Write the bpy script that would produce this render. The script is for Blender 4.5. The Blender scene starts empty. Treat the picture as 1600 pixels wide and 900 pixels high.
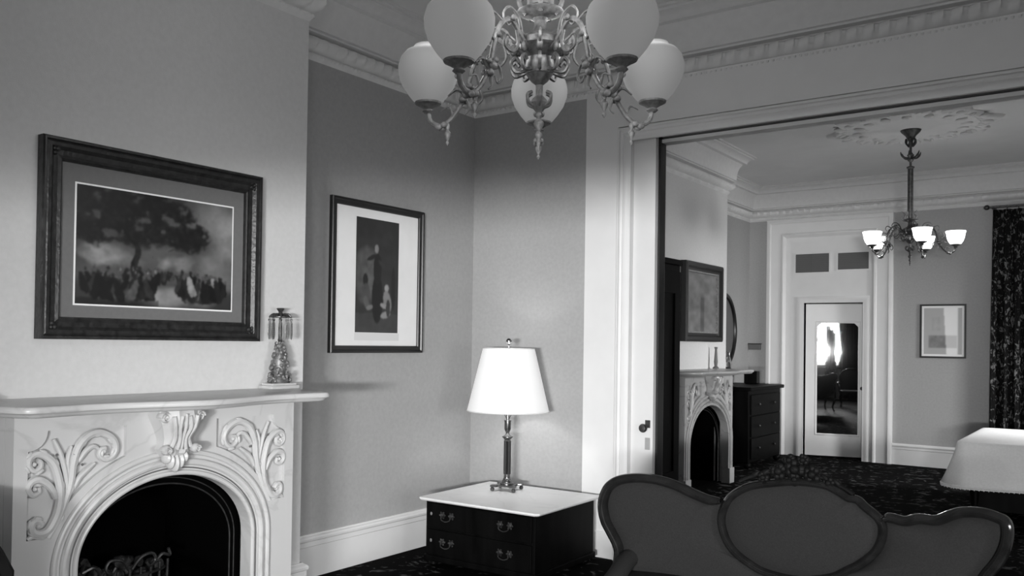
import bpy, bmesh, math, random
import numpy as np
from mathutils import Vector, Matrix
from mathutils import noise as mnoise
PI = math.pi
S = bpy.context.scene
COL = S.collection
random.seed(7)

# ---------------------------------------------------------------- camera
F, CX, CY = 1368.6, 732.1, 515.1
YAW, PITCH, ROLL = .6455, .0136, .0150
cy_, sy_ = math.cos(YAW), math.sin(YAW)
fw = Vector((-sy_ * math.cos(PITCH), cy_ * math.cos(PITCH), math.sin(PITCH)))
rt = Vector((cy_, sy_, 0)); up = rt.cross(fw)
r2 = math.cos(ROLL) * rt + math.sin(ROLL) * up
u2 = -math.sin(ROLL) * rt + math.cos(ROLL) * up
cam = bpy.data.cameras.new('camera'); camo = bpy.data.objects.new('camera', cam); COL.objects.link(camo)
m = Matrix.Identity(4)
for i in range(3):
    m[i][0] = r2[i]; m[i][1] = u2[i]; m[i][2] = -fw[i]
m[0][3] = 0; m[1][3] = 0; m[2][3] = 1.55
camo.matrix_world = m
cam.sensor_width = 36; cam.lens = F / 1600 * 36
cam.shift_x = (800 - CX) / 1600; cam.shift_y = (CY - 450) / 1600
cam.clip_start = .05; cam.clip_end = 100
S.camera = camo

# ---------------------------------------------------------------- world, light, exposure
S.view_settings.view_transform = 'Standard'; S.view_settings.look = 'None'
S.view_settings.exposure = 0; S.view_settings.gamma = 1; S.view_settings.use_curve_mapping = False
w = bpy.data.worlds.new('world'); S.world = w; w.use_nodes = True
w.node_tree.nodes['Background'].inputs[0].default_value = (1, 1, 1, 1)
w.node_tree.nodes['Background'].inputs[1].default_value = 1.2


def area(name, loc, target, sx, sz, power, spread=180):
    l = bpy.data.lights.new(name, 'AREA'); l.shape = 'RECTANGLE'; l.size = sx; l.size_y = sz
    l.energy = power; l.spread = math.radians(spread)
    o = bpy.data.objects.new(name, l); COL.objects.link(o); o.location = loc
    o.rotation_euler = (Vector(target) - Vector(loc)).to_track_quat('-Z', 'Y').to_euler()
    return o


def point(name, loc, power, rad=.05, spot=0):
    l = bpy.data.lights.new(name, 'SPOT' if spot else 'POINT')
    if spot: l.spot_size = math.radians(spot); l.spot_blend = .9
    l.energy = power; l.shadow_soft_size = rad
    o = bpy.data.objects.new(name, l); COL.objects.link(o); o.location = loc
    return o


# daylight from one window, plus added lamps out back and along the right walls
area('added_key_light', (.95, -3.45, 1.42), (-1.9, 4.5, 1.42), 1.3, .15, 222, 84)  # added key lamps outside the back wall, shaped to leave upper walls dim
area('added_key_light', (2.75, -3.45, 1.40), (-2.8, 2.6, 1.40), 2.2, .15, 92, 90)
area('window_daylight_open', (.95, -1.40, 1.75), (-1.7, 3.5, -.9), .9, 1.4, 50, 100)
area('added_side_fill', (1.93, 2.2, 1.25), (-3.8, 3.0, -1.6), 1.0, .9, 48, 82)  # added fill lamp; this wall has no window
area('added_far_fill', (1.93, 10.6, 1.7), (-3.9, 10.4, -.6), 1.3, 1.4, 130, 92)  # added fill lamp for the far room, with no window behind it

# ---------------------------------------------------------------- materials


def mat(name, v=.5, rough=.6, metal=0., noise=0., nscale=8., bump=0., bscale=60., spec=.5, emis=0., coat=0., detail=4., stretch=None):
    m = bpy.data.materials.new(name); m.use_nodes = True
    nt = m.node_tree; b = nt.nodes['Principled BSDF']
    b.inputs['Base Color'].default_value = (v, v, v, 1)
    b.inputs['Roughness'].default_value = rough; b.inputs['Metallic'].default_value = metal
    b.inputs['Specular IOR Level'].default_value = spec
    b.inputs['Coat Weight'].default_value = coat
    b.inputs['Coat Roughness'].default_value = .08
    if emis:
        b.inputs['Emission Color'].default_value = (1, 1, 1, 1); b.inputs['Emission Strength'].default_value = emis
    tc = nt.nodes.new('ShaderNodeTexCoord')
    src = tc.outputs['Object']
    if stretch:
        mp = nt.nodes.new('ShaderNodeMapping'); mp.inputs['Scale'].default_value = stretch
        nt.links.new(src, mp.inputs[0]); src = mp.outputs[0]
    n = nt.nodes.new('ShaderNodeTexNoise'); n.inputs['Scale'].default_value = nscale; n.inputs['Detail'].default_value = detail
    nt.links.new(src, n.inputs['Vector'])
    r = nt.nodes.new('ShaderNodeMapRange')
    r.inputs[1].default_value = .3; r.inputs[2].default_value = .7
    r.inputs[3].default_value = v * (1 - noise); r.inputs[4].default_value = v * (1 + noise)
    nt.links.new(n.outputs['Fac'], r.inputs[0]); nt.links.new(r.outputs[0], b.inputs['Base Color'])
    if bump:
        n2 = nt.nodes.new('ShaderNodeTexNoise'); n2.inputs['Scale'].default_value = bscale
        nt.links.new(src, n2.inputs['Vector'])
        bp = nt.nodes.new('ShaderNodeBump'); bp.inputs['Strength'].default_value = bump; bp.inputs['Distance'].default_value = .01
        nt.links.new(n2.outputs['Fac'], bp.inputs['Height']); nt.links.new(bp.outputs[0], b.inputs['Normal'])
    return m


M = {}
M['wallpaper'] = mat('wallpaper', .375, .85, noise=.05, nscale=40, bump=.15, bscale=250)
M['breast'] = mat('breast_paper', .60, .85, noise=.03, nscale=40, bump=.1, bscale=250)
M['paint'] = mat('white_paint', .74, .45, noise=.02, nscale=6)
M['ceiling'] = mat('ceiling_plaster', .74, .9, noise=.03, nscale=3)
M['cornice'] = mat('cornice_plaster', .70, .8, noise=.03, nscale=20)
M['mahogany'] = mat('mahogany', .003, .45, noise=.5, nscale=14, stretch=(1, 1, .15), spec=.05)
M['sofa_wood'] = mat('sofa_walnut', .010, .16, noise=.4, nscale=20, spec=.4, coat=.22)
M['velvet'] = mat('grey_velvet', .020, .95, noise=.14, nscale=160, bump=.2, bscale=400, spec=.1)
M['brass'] = mat('aged_brass', .20, .32, metal=1, noise=.3, nscale=30)
M['antique'] = mat('antique_bronze', .20, .5, metal=.5, noise=.5, nscale=50)
M['pull'] = mat('tarnished_pull', .12, .35, metal=.9, noise=.6, nscale=60)
M['bronze'] = mat('dark_bronze', .10, .42, metal=.8, noise=.4, nscale=40)
M['gilt'] = mat('pale_gilt', .20, .6, metal=.3, noise=.35, nscale=60)
M['iron'] = mat('cast_iron', .05, .4, metal=.6, noise=.4, nscale=30)
M['soot'] = mat('soot', .0012, .95, spec=.02)
M['cloth'] = mat('white_cloth', .80, .9, noise=.04, nscale=60, bump=.2, bscale=220)
M['shade'] = mat('lit_shade', .70, .8, emis=.36, bump=.1, bscale=200)
M['globe'] = mat('frosted_globe', .16, .8, emis=.165, spec=.1)
M['litglass'] = mat('lit_glass', .9, .4, emis=2.6)
M['white'] = mat('white_mat', .85, .7, noise=.02)
M['greymat'] = mat('grey_mat', .15, .8, noise=.04, nscale=50)
M['frame'] = mat('frame_wood', .018, .4, noise=.5, nscale=30, bump=.3, bscale=40)
M['black'] = mat('black_frame', .010, .35, noise=.2)
M['louvre'] = mat('louvre_grey', .11, .6)
M['plate'] = mat('lock_plate', .45, .4, metal=.3)
M['coal'] = mat('coals', .035, .8, noise=.7, nscale=25)

# clear glass
g = bpy.data.materials.new('clear_glass'); g.use_nodes = True
b = g.node_tree.nodes['Principled BSDF']; b.inputs['Transmission Weight'].default_value = 1; b.inputs['Roughness'].default_value = .03
b.inputs['IOR'].default_value = 1.45
M['glass'] = g
g = bpy.data.materials.new('mirror_glass'); g.use_nodes = True
b = g.node_tree.nodes['Principled BSDF']; b.inputs['Metallic'].default_value = 1; b.inputs['Roughness'].default_value = .02
b.inputs['Base Color'].default_value = (.85, .85, .85, 1)
M['mirror'] = g

# veined marble


def marble(name, base, vein, scale=2.2):
    m = bpy.data.materials.new(name); m.use_nodes = True; nt = m.node_tree; b = nt.nodes['Principled BSDF']
    b.inputs['Roughness'].default_value = .32
    tc = nt.nodes.new('ShaderNodeTexCoord')
    n = nt.nodes.new('ShaderNodeTexNoise'); n.inputs['Scale'].default_value = scale; n.inputs['Detail'].default_value = 8; n.inputs['Distortion'].default_value = 1.2
    nt.links.new(tc.outputs['Object'], n.inputs['Vector'])
    r = nt.nodes.new('ShaderNodeValToRGB')
    e = r.color_ramp.elements
    e[0].position = .0; e[0].color = (base, base, base, 1); e[1].position = 1; e[1].color = (base * .93,) * 3 + (1,)
    for p, c in ((.47, base * .98), (.497, vein), (.515, base * .96)):
        x = e.new(p); x.color = (c, c, c, 1)
    nt.links.new(n.outputs['Fac'], r.inputs[0]); nt.links.new(r.outputs[0], b.inputs['Base Color'])
    return m


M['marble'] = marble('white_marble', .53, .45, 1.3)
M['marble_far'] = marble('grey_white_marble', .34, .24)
M['marble_top'] = marble('table_marble', .90, .80, 3)


def fleck(name, base, light, s1, thr, rough=.9, s2=40., stretch=(1, 1, 1)):
    """dark ground with a floral scatter of paler flecks"""
    m = bpy.data.materials.new(name); m.use_nodes = True; nt = m.node_tree; b = nt.nodes['Principled BSDF']
    b.inputs['Roughness'].default_value = rough; b.inputs['Specular IOR Level'].default_value = .03
    tc = nt.nodes.new('ShaderNodeTexCoord'); mp = nt.nodes.new('ShaderNodeMapping'); mp.inputs['Scale'].default_value = stretch
    nt.links.new(tc.outputs['Object'], mp.inputs[0])
    n = nt.nodes.new('ShaderNodeTexNoise'); n.inputs['Scale'].default_value = s1; n.inputs['Detail'].default_value = 5; n.inputs['Distortion'].default_value = 1.5
    nt.links.new(mp.outputs[0], n.inputs['Vector'])
    v = nt.nodes.new('ShaderNodeTexVoronoi'); v.inputs['Scale'].default_value = s1 * .9
    nt.links.new(mp.outputs[0], v.inputs['Vector'])
    mx = nt.nodes.new('ShaderNodeMath'); mx.operation = 'SUBTRACT'
    nt.links.new(n.outputs['Fac'], mx.inputs[0])
    ml = nt.nodes.new('ShaderNodeMath'); ml.operation = 'MULTIPLY'; ml.inputs[1].default_value = .22
    nt.links.new(v.outputs['Distance'], ml.inputs[0]); nt.links.new(ml.outputs[0], mx.inputs[1])
    r = nt.nodes.new('ShaderNodeMapRange'); r.inputs[1].default_value = thr; r.inputs[2].default_value = thr + .1
    r.inputs[3].default_value = base; r.inputs[4].default_value = light
    nt.links.new(mx.outputs[0], r.inputs[0])
    n3 = nt.nodes.new('ShaderNodeTexNoise'); n3.inputs['Scale'].default_value = s2 * 3
    nt.links.new(mp.outputs[0], n3.inputs['Vector'])
    m2 = nt.nodes.new('ShaderNodeMath'); m2.operation = 'MULTIPLY'; m3 = nt.nodes.new('ShaderNodeMath'); m3.operation = 'MULTIPLY'; m3.inputs[1].default_value = 2
    nt.links.new(n3.outputs['Fac'], m3.inputs[0]); nt.links.new(r.outputs[0], m2.inputs[0]); nt.links.new(m3.outputs[0], m2.inputs[1])
    nt.links.new(m2.outputs[0], b.inputs['Base Color'])
    return m


M['carpet'] = fleck('carpet', .0025, .085, 9, .47)
M['curtain'] = fleck('curtain_print', .010, .15, 19, .43, stretch=(1, 1, .7))


def painted(name):
    m = bpy.data.materials.new(name); m.use_nodes = True; nt = m.node_tree; b = nt.nodes['Principled BSDF']
    b.inputs['Roughness'].default_value = .45
    a = nt.nodes.new('ShaderNodeAttribute'); a.attribute_name = 'Col'
    nt.links.new(a.outputs['Color'], b.inputs['Base Color'])
    return m


M['art'] = painted('print_ink')

# ---------------------------------------------------------------- mesh helpers


class MB:
    def __init__(s): s.v = []; s.f = []

    def add(s, vs, fs, mtx=None):
        k = len(s.v)
        if mtx is not None: vs = [mtx @ Vector(v) for v in vs]
        s.v += [tuple(v) for v in vs]; s.f += [tuple(i + k for i in f) for f in fs]
        return s

    def box(s, x0, x1, y0, y1, z0, z1, bev=0., mtx=None):
        if bev <= 0:
            vs = [(x, y, z) for x in (x0, x1) for y in (y0, y1) for z in (z0, z1)]
            fs = [(0, 1, 3, 2), (4, 6, 7, 5), (0, 4, 5, 1), (2, 3, 7, 6), (0, 2, 6, 4), (1, 5, 7, 3)]
            return s.add(vs, fs, mtx)
        bm = bmesh.new(); bmesh.ops.create_cube(bm, size=1)
        for v in bm.verts:
            v.co = Vector(((x0 + x1) / 2 + v.co.x * (x1 - x0), (y0 + y1) / 2 + v.co.y * (y1 - y0), (z0 + z1) / 2 + v.co.z * (z1 - z0)))
        bmesh.ops.bevel(bm, geom=bm.edges[:], offset=bev, segments=2, affect='EDGES', profile=.6)
        bm.verts.index_update()
        s.add([v.co.copy() for v in bm.verts], [[v.index for v in f.verts] for f in bm.faces], mtx); bm.free()
        return s

    def lathe(s, prof, n=24, c=(0, 0, 0), mtx=None, cap=True):
        vs = []; fs = []
        for r, z in prof:
            for i in range(n):
                a = 2 * PI * i / n; vs.append((c[0] + r * math.cos(a), c[1] + r * math.sin(a), c[2] + z))
        for j in range(len(prof) - 1):
            for i in range(n):
                a = j * n + i; b = j * n + (i + 1) % n
                fs.append((a, b, b + n, a + n))
        if cap:
            fs.append(tuple(range(n))[::-1]); k = (len(prof) - 1) * n; fs.append(tuple(range(k, k + n)))
        return s.add(vs, fs, mtx)

    def tube(s, pts, rad, n=8, closed=False, mtx=None, flat=None):
        pts = [Vector(p) for p in pts]; L = len(pts)
        if not isinstance(rad, (list, tuple)): rad = [rad] * L
        tang = []
        for i in range(L):
            if closed: t = pts[(i + 1) % L] - pts[i - 1]
            else: t = pts[min(i + 1, L - 1)] - pts[max(i - 1, 0)]
            tang.append(t.normalized() if t.length > 1e-9 else Vector((0, 0, 1)))
        ref = Vector((0, 0, 1)) if abs(tang[0].z) < .9 else Vector((1, 0, 0))
        nrm = (ref - ref.dot(tang[0]) * tang[0]).normalized(); vs = []
        for i in range(L):
            nrm = nrm - nrm.dot(tang[i]) * tang[i]
            nrm.normalize(); bn = tang[i].cross(nrm)
            for k in range(n):
                a = 2 * PI * k / n
                o = nrm * math.cos(a) * rad[i] + bn * math.sin(a) * rad[i]
                if flat is not None: o = Vector((o.x * flat[0], o.y * flat[1], o.z * flat[2]))
                vs.append(pts[i] + o)
        fs = []
        for i in range(L if closed else L - 1):
            for k in range(n):
                a = i * n + k; b = i * n + (k + 1) % n; c = ((i + 1) % L) * n + (k + 1) % n; d = ((i + 1) % L) * n + k
                fs.append((a, b, c, d))
        if not closed:
            fs.append(tuple(range(n))[::-1]); fs.append(tuple(range((L - 1) * n, L * n)))
        return s.add(vs, fs, mtx)

    def ell(s, c, r, n=12, m=8, mtx=None, rot=None):
        vs = []; fs = []; R = rot or Matrix.Identity(3)
        for j in range(m + 1):
            t = PI * j / m
            for i in range(n):
                a = 2 * PI * i / n
                p = R @ Vector((r[0] * math.sin(t) * math.cos(a), r[1] * math.sin(t) * math.sin(a), r[2] * math.cos(t)))
                vs.append((c[0] + p.x, c[1] + p.y, c[2] + p.z))
        for j in range(m):
            for i in range(n):
                a = j * n + i; b = j * n + (i + 1) % n
                fs.append((a, a + n, b + n, b))
        return s.add(vs, fs, mtx)

    def grid(s, fn, nu, nv, mtx=None):
        vs = [fn(i / nu, j / nv) for i in range(nu + 1) for j in range(nv + 1)]
        fs = [(i * (nv + 1) + j, (i + 1) * (nv + 1) + j, (i + 1) * (nv + 1) + j + 1, i * (nv + 1) + j + 1) for i in range(nu) for j in range(nv)]
        return s.add(vs, fs, mtx)

    def build(s, name, mt, parent=None, smooth=True, loc=None, angle=35):
        me = bpy.data.meshes.new(name); me.from_pydata(s.v, [], s.f); me.validate()
        bm = bmesh.new(); bm.from_mesh(me)
        bmesh.ops.remove_doubles(bm, verts=bm.verts[:], dist=1e-6)
        bmesh.ops.recalc_face_normals(bm, faces=bm.faces[:]); bm.to_mesh(me); bm.free()
        me.materials.append(M[mt] if isinstance(mt, str) else mt)
        if smooth:
            me.polygons.foreach_set('use_smooth', [True] * len(me.polygons))
            try: me.set_sharp_from_angle(angle=math.radians(angle))
            except Exception: pass
        o = bpy.data.objects.new(name, me); COL.objects.link(o)
        if parent: o.parent = parent
        if loc: o.location = loc
        return o


def spline(pts, n=6, closed=False):
    """Catmull-Rom through the points"""
    P = [Vector(p) for p in pts]; L = len(P); out = []
    for i in range(L if closed else L - 1):
        g = (lambda k: P[k % L]) if closed else (lambda k: P[min(max(k, 0), L - 1)])
        a, b, c, d = g(i - 1), g(i), g(i + 1), g(i + 2)
        for k in range(n):
            t = k / n
            out.append(.5 * ((2 * b) + (c - a) * t + (2 * a - 5 * b + 4 * c - d) * t * t + (3 * b - a - 3 * c + d) * t ** 3))
    if not closed: out.append(P[-1])
    return out


def plate(loops, t, bev=0.):
    """flat plate with holes: loops of (u, v); returned as (verts, faces) with thickness t along +w, face w = t"""
    cu = bpy.data.curves.new('p', 'CURVE'); cu.dimensions = '2D'; cu.fill_mode = 'BOTH'
    for lp in loops:
        sp = cu.splines.new('POLY'); sp.points.add(len(lp) - 1)
        for p, q in zip(sp.points, lp): p.co = (q[0], q[1], 0, 1)
        sp.use_cyclic_u = True
    cu.extrude = t / 2 - bev; cu.bevel_depth = bev; cu.bevel_resolution = 1
    if bev: cu.offset = -bev
    o = bpy.data.objects.new('p', cu); COL.objects.link(o)
    dg = bpy.context.evaluated_depsgraph_get(); dg.update()
    me = bpy.data.meshes.new_from_object(o.evaluated_get(dg))
    vs = [(v.co.x, v.co.y, v.co.z + t / 2) for v in me.vertices]; fs = [tuple(p.vertices) for p in me.polygons]
    bpy.data.objects.remove(o); bpy.data.curves.remove(cu); bpy.data.meshes.remove(me)
    return vs, fs


UV2X = Matrix(((0, 0, 1, 0), (1, 0, 0, 0), (0, 1, 0, 0), (0, 0, 0, 1)))    # (u, v, w) -> x=w, y=u, z=v


def tag(o, label, cat, group=None, kind=None):
    if label: o['label'] = label
    if cat: o['category'] = cat
    if group: o['group'] = group
    if kind: o['kind'] = kind
    return o


def thing(name, label, cat, loc=(0, 0, 0), rotz=0, group=None):
    o = bpy.data.objects.new(name, None); COL.objects.link(o); o.empty_display_size = .1
    o.location = loc; o.rotation_euler = (0, 0, rotz)
    return tag(o, label, cat, group)


def struct(o): o['kind'] = 'structure'; return o


def sweep(path, prof, step=None, wob=None):
    """mitred sweep of a (d, z) profile along an xy path; d is measured to the LEFT of travel"""
    P = [Vector(p) for p in path]; n = len(P); offs = []
    for i in range(n):
        d1 = (P[i] - P[i - 1]).normalized() if i else None
        d2 = (P[i + 1] - P[i]).normalized() if i < n - 1 else None
        n1 = Vector((-d1.y, d1.x)) if d1 else None; n2 = Vector((-d2.y, d2.x)) if d2 else None
        if n1 is None: o = n2
        elif n2 is None: o = n1
        else: o = (n1 + n2) / (1 + n1.dot(n2))
        offs.append(o)
    st = []; s0 = 0
    for i in range(n - 1):
        L = (P[i + 1] - P[i]).length; k = max(1, int(L / step)) if step else 1
        for j in range(k): t = j / k; st.append((P[i].lerp(P[i + 1], t), offs[i].lerp(offs[i + 1], t), s0 + L * t))
        s0 += L
    st.append((P[-1], offs[-1], s0))
    mb = MB(); vs = []
    for p, o, s in st:
        for q, (d, z) in enumerate(prof):
            dd, zz = (d, z) if not wob else wob(q, d, z, s)
            vs.append((p.x + o.x * dd, p.y + o.y * dd, zz))
    k = len(prof); fs = [(i * k + j, (i + 1) * k + j, (i + 1) * k + j + 1, i * k + j + 1) for i in range(len(st) - 1) for j in range(k - 1)]
    fs += [tuple(range(k)), tuple(range((len(st) - 1) * k, len(st) * k))]
    mb.add(vs, fs); return mb


# ---------------------------------------------------------------- the rooms
XA, XB, Y2, ZC = -4.262, -3.757, 5.706, 3.845       # recess wall, chimney breast, dividing wall, ceiling
YB0, YB1 = 1.33, 3.425                              # chimney breast ends
XR, YK = 2.0, -1.25                                 # right wall, back wall
FX, FBX, FY = -4.468, -3.879, 12.8                  # far room: recess wall, breast, end wall
FB0, FB1 = 8.26, 10.32
T2 = 5.90                                           # far face of dividing wall
JL, JR = -2.69, .55                                 # opening
DH = 3.05

struct(MB().box(-6, 2.4, -1.6, 14.6, -.1, 0).build('floor', 'carpet', smooth=False))
struct(MB().box(-6, 2.4, -1.6, 14.6, ZC, ZC + .1).build('ceiling', 'ceiling', smooth=False))
struct(MB().box(XA - .2, XA, YK, T2 - .1, 0, ZC).build('wall_left', 'wallpaper', smooth=False))
struct(MB().box(FX - .2, FX, T2 - .1, 13.0, 0, ZC).build('wall_far_left', 'wallpaper', smooth=False))
struct(MB().box(XR, XR + .2, YK - .2, 13.0, 0, ZC).build('wall_right', 'wallpaper', smooth=False))
# back wall with two window openings, the first one added for the key light
wb = MB()
WZ0, WZ1 = .95, 2.7   # sill and head heights
for x0, x1 in ((XA - .2, -.75), (.25, .45), (1.45, XR)): wb.box(x0, x1, YK - .2, YK, 0, ZC)
for x0, x1 in ((-.75, .25), (.45, 1.45)): wb.box(x0, x1, YK - .2, YK, 0, WZ0); wb.box(x0, x1, YK - .2, YK, WZ1, ZC)
struct(wb.build('wall_back', 'wallpaper', smooth=False))


def window(nm, x0):
    fr = MB(); fr.box(x0, x0 + .05, YK - .16, YK - .1, WZ0, WZ1).box(x0 + .95, x0 + 1, YK - .16, YK - .1, WZ0, WZ1)
    fr.box(x0, x0 + 1, YK - .16, YK - .1, WZ0, WZ0 + .06).box(x0, x0 + 1, YK - .16, YK - .1, WZ1 - .05, WZ1)
    cs = MB().box(x0 - .09, x0, YK, YK + .03, WZ0, WZ1 + .12).box(x0 + 1, x0 + 1.09, YK, YK + .03, WZ0, WZ1 + .12).box(x0, x0 + 1, YK, YK + .03, WZ1, WZ1 + .12)
    d_ = .012; fr.box(x0, x0 + d_, YK - .2, YK + .001, WZ0, WZ1).box(x0 + 1 - d_, x0 + 1, YK - .2, YK + .001, WZ0, WZ1).box(x0, x0 + 1, YK - .2, YK + .001, WZ1 - d_, WZ1)  # dark lining, like the dark sill, is added to cut bounced light
    o = struct(fr.build(nm, 'mahogany', smooth=False))
    c = cs.build('window_casing', 'paint', o, smooth=False)
    s = MB().box(x0 - .095, x0 + 1.095, YK - .1, YK + .07, WZ0 - .04, WZ0 + .004).box(x0 + .001, x0 + .999, YK - .199, YK - .09, WZ0, WZ0 + .004).build('window_sill', 'mahogany', o, smooth=False)


window('added_window', -.75); window('window_2', .45)  # first window is added out of view to pass the key light
for x0, lb in ((-.75, 'added white blind over the window behind the viewer, cutting light off the upper walls'), (.45, 'added white blind over the window seen in the door mirror, cutting light off the upper walls')):
    t_ = MB().box(x0 + .014, x0 + .986, YK - .197, YK - .19, 1.70, 2.685).build('added_blind', 'paint', None, smooth=False)  # added unseen blind that stops the key light partway up the walls
    tag(t_, lb, 'blind', 'added blinds that shade the upper walls')

# chimney breasts with a firebox hole


def breast(x_wall, x_face, y0, y1, yc, nm):
    mb = MB(); hw = .455 if y1 < 5 else .54; hz = .95
    mb.box(x_wall, x_face, y0, yc - hw, 0, ZC).box(x_wall, x_face, yc + hw, y1, 0, ZC).box(x_wall, x_face, yc - hw, yc + hw, hz, ZC)
    return struct(mb.build(nm, 'breast', smooth=False))


breast(XA, XB, YB0, YB1, 2.388, 'wall_chimney')
breast(FX, FBX, FB0, FB1, 9.11, 'wall_chimney_far')

# far end wall with door opening
DX0, DX1, DZ1 = -3.677, -2.893, 2.168
mb = MB().box(-4.668, DX0, FY, FY + .2, 0, ZC).box(DX1, XR, FY, FY + .2, 0, ZC).box(DX0, DX1, FY, FY + .2, DZ1, ZC)
struct(mb.build('wall_end', 'wallpaper', smooth=False))
mb = MB().box(-5.2, -1.6, 14.4, 14.5, 0, ZC).box(-5.2, -5.1, 13, 14.4, 0, ZC).box(-1.7, -1.6, 13, 14.4, 0, ZC)
struct(mb.build('wall_hall', 'wallpaper', smooth=False))

# dividing wall: wallpapered piece, painted frieze and pier, door pocket
mb = MB().box(XA, -3.2, Y2, T2 - .07, 0, ZC).box(-3.2, -2.86, Y2 + .05, T2 - .07, 0, ZC)
mb.box(-3.2, JR + .3, Y2 + .05, Y2 + .055, DH + .03, ZC)
mb.box(JR + .3, XR, Y2, T2, 0, ZC).box(FX, -2.75, T2 - .07, T2, 0, ZC).box(-2.75, JR + .3, T2 - .07, T2, DH - .02, ZC)
mb.box(-3.2, JR + .3, Y2 + .05, T2 - .12, DH + .12, ZC)
struct(mb.build('wall_middle', 'wallpaper', smooth=False))
# painted pier and frieze board
mb = MB().box(-3.214, -2.95, Y2 - .022, Y2 + .05, 0, 3.42).box(-2.95, JR + .2, Y2 - .022, Y2 + .05, 3.115, 3.42)
mb.box(-2.95, -2.86, Y2 + .0, Y2 + .05, 0, 3.115).box(JR + .05, JR + .3, Y2 - .022, Y2 + .05, 0, 3.42)
mb.box(-2.95, JR + .2, Y2 + .0, Y2 + .05, DH + .012, 3.115)
struct(mb.build('trim_1', 'paint', smooth=False))
# casing moulding round the opening (front)


def casing_path(x0, x1, ztop, y, prof, nm, mt='paint', parent=None, zb=0.):
    """profile (d inward from the outer edge, h towards the viewer) run up, across, down in the xz plane"""
    rows = []
    for (px, pz, sx, sz) in ((x0, zb, 1, 0), (x0, ztop, 1, -1), (x1, ztop, -1, -1), (x1, zb, -1, 0)):
        rows.append([(px + sx * d, y - h, pz + sz * d) for d, h in prof])
    vs = [v for r in rows for v in r]; k = len(prof)
    fs = [(i * k + j, i * k + j + 1, (i + 1) * k + j + 1, (i + 1) * k + j) for i in range(3) for j in range(k - 1)]
    fs += [tuple(range(k)), tuple(range(3 * k, 4 * k))]
    o = MB().add(vs, fs).build(nm, mt, parent, smooth=True, angle=30)
    return o


struct(casing_path(-2.952, JR + .15, 3.105, Y2, [(0, 0), (0, .034), (.008, .042), (.018, .042), (.024, .028), (.038, .02), (.046, .026), (.054, .02), (.07, .006), (.09, 0), (.09, -.03)], 'trim_2'))
# black strips stand in for the slot's shade; dark jamb strip; inner head boards
mb = MB().box(-2.86, JR + .2, Y2 + .05, Y2 + .06, DH + .004, DH + .016).box(-2.69, -2.675, Y2 + .10, Y2 + .19, 0, DH - .01).box(-2.80, JR + .2, Y2 + .056, Y2 + .12, DH + .06, DH + .075)
struct(mb.build('trim_3', 'black', smooth=False))
mb = MB().box(-2.70, JR + .2, Y2 + .12, Y2 + .215, DH - .055, DH - .03).box(-2.70, JR + .2, Y2 + .165, Y2 + .23, DH - .03, DH + .12)
mb.box(-2.80, -2.69, T2 - .005, T2 + .03, 0, DH + .1)
struct(mb.build('trim_4', 'paint', smooth=False))
# sliding door leaf, only its edge drawn out of the pocket
o = struct(MB().box(-3.1, -2.69, Y2 + .052, Y2 + .098, .005, DH - .012, .003).build('door_1', 'paint', smooth=False))
pl_ = MB().box(-2.747, -2.708, Y2 + .048, Y2 + .053, .955, 1.01, .001).build('door_knob_plate', 'bronze', o, smooth=False); pl_['label'] = 'dark metal knob plate'
km = Matrix.Translation((-2.742, Y2 + .05, .955)) @ Matrix.Rotation(PI / 2, 4, 'X')
MB().lathe([(.012, 0), (.012, .02), (.02, .028), (.03, .04), (.031, .05), (.024, .062), (.004, .067)], 20, mtx=km).build('door_knob', 'bronze', o)
ep = MB().box(-2.747, -2.708, Y2 + .048, Y2 + .053, .80, .885, .001).build('keyhole_plate', 'plate', o, smooth=False); ep['label'] = 'pale keyhole plate'

# cornices
CP = [(0, 3.37), (.012, 3.385), (.022, 3.395), (.024, 3.405), (.008, 3.412), (.006, 3.42), (.030, 3.428), (.052, 3.448), (.062, 3.472), (.060, 3.496), (.044, 3.508), (.018, 3.514), (.018, 3.524), (.072, 3.528), (.074, 3.534),
      (.062, 3.534), (.062, 3.545), (.08, 3.55), (.08, 3.575), (.084, 3.61), (.094, 3.66), (.108, 3.70), (.13, 3.735), (.135, 3.745), (.175, 3.75), (.175, 3.765), (.19, 3.785), (.215, 3.80), (.24, 3.806), (.24, 3.822), (.262, 3.826), (.262, ZC + .01)]


def wob(q, d, z, s):
    if 6 <= q <= 11: d += (.012 - .012 * math.cos(2 * PI * s / .095) + .004 * math.sin(2 * PI * s / .0317)) * math.sin(PI * (q - 5) / 7) - .006
    if 2 <= q <= 3: d += .009 * math.sin(2 * PI * s / .035)
    return d, z


struct(sweep([(XB, YB0), (XB, YB1), (XA, YB1), (XA, Y2), (XR, Y2)][::-1], CP, .0125, wob).build('trim_5', 'cornice', angle=50))
struct(sweep([(FBX, FB0), (FBX, FB1), (FX, FB1), (FX, FY), (XR, FY)][::-1], CP, .03, wob).build('trim_6', 'cornice', angle=50))
struct(sweep([(FX, T2), (FX, FB0), (FBX, FB0)][::-1], CP, .2).build('trim_7', 'cornice', angle=50))
# baseboards
BP = [(0, .0), (.022, 0), (.022, .20), (.028, .205), (.028, .235), (.036, .242), (.038, .256), (.030, .266), (.018, .272), (.012, .28), (0, .28)]


def base(path, nm): struct(sweep(path[::-1], BP).build(nm, 'paint', smooth=False))


base([(XB, 3.17), (XB, YB1), (XA, YB1), (XA, Y2), (-3.216, Y2)], 'baseboard_left')
base([(FX, FB1), (FX, FY), (-4.203, FY)], 'baseboard_far_left')
base([(-2.512, FY), (XR, FY)], 'baseboard_end')
struct(MB().box(-3.222, -2.95, Y2 - .034, Y2 - .02, 0, .19, .003).build('baseboard_middle', 'paint', smooth=False))

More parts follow.
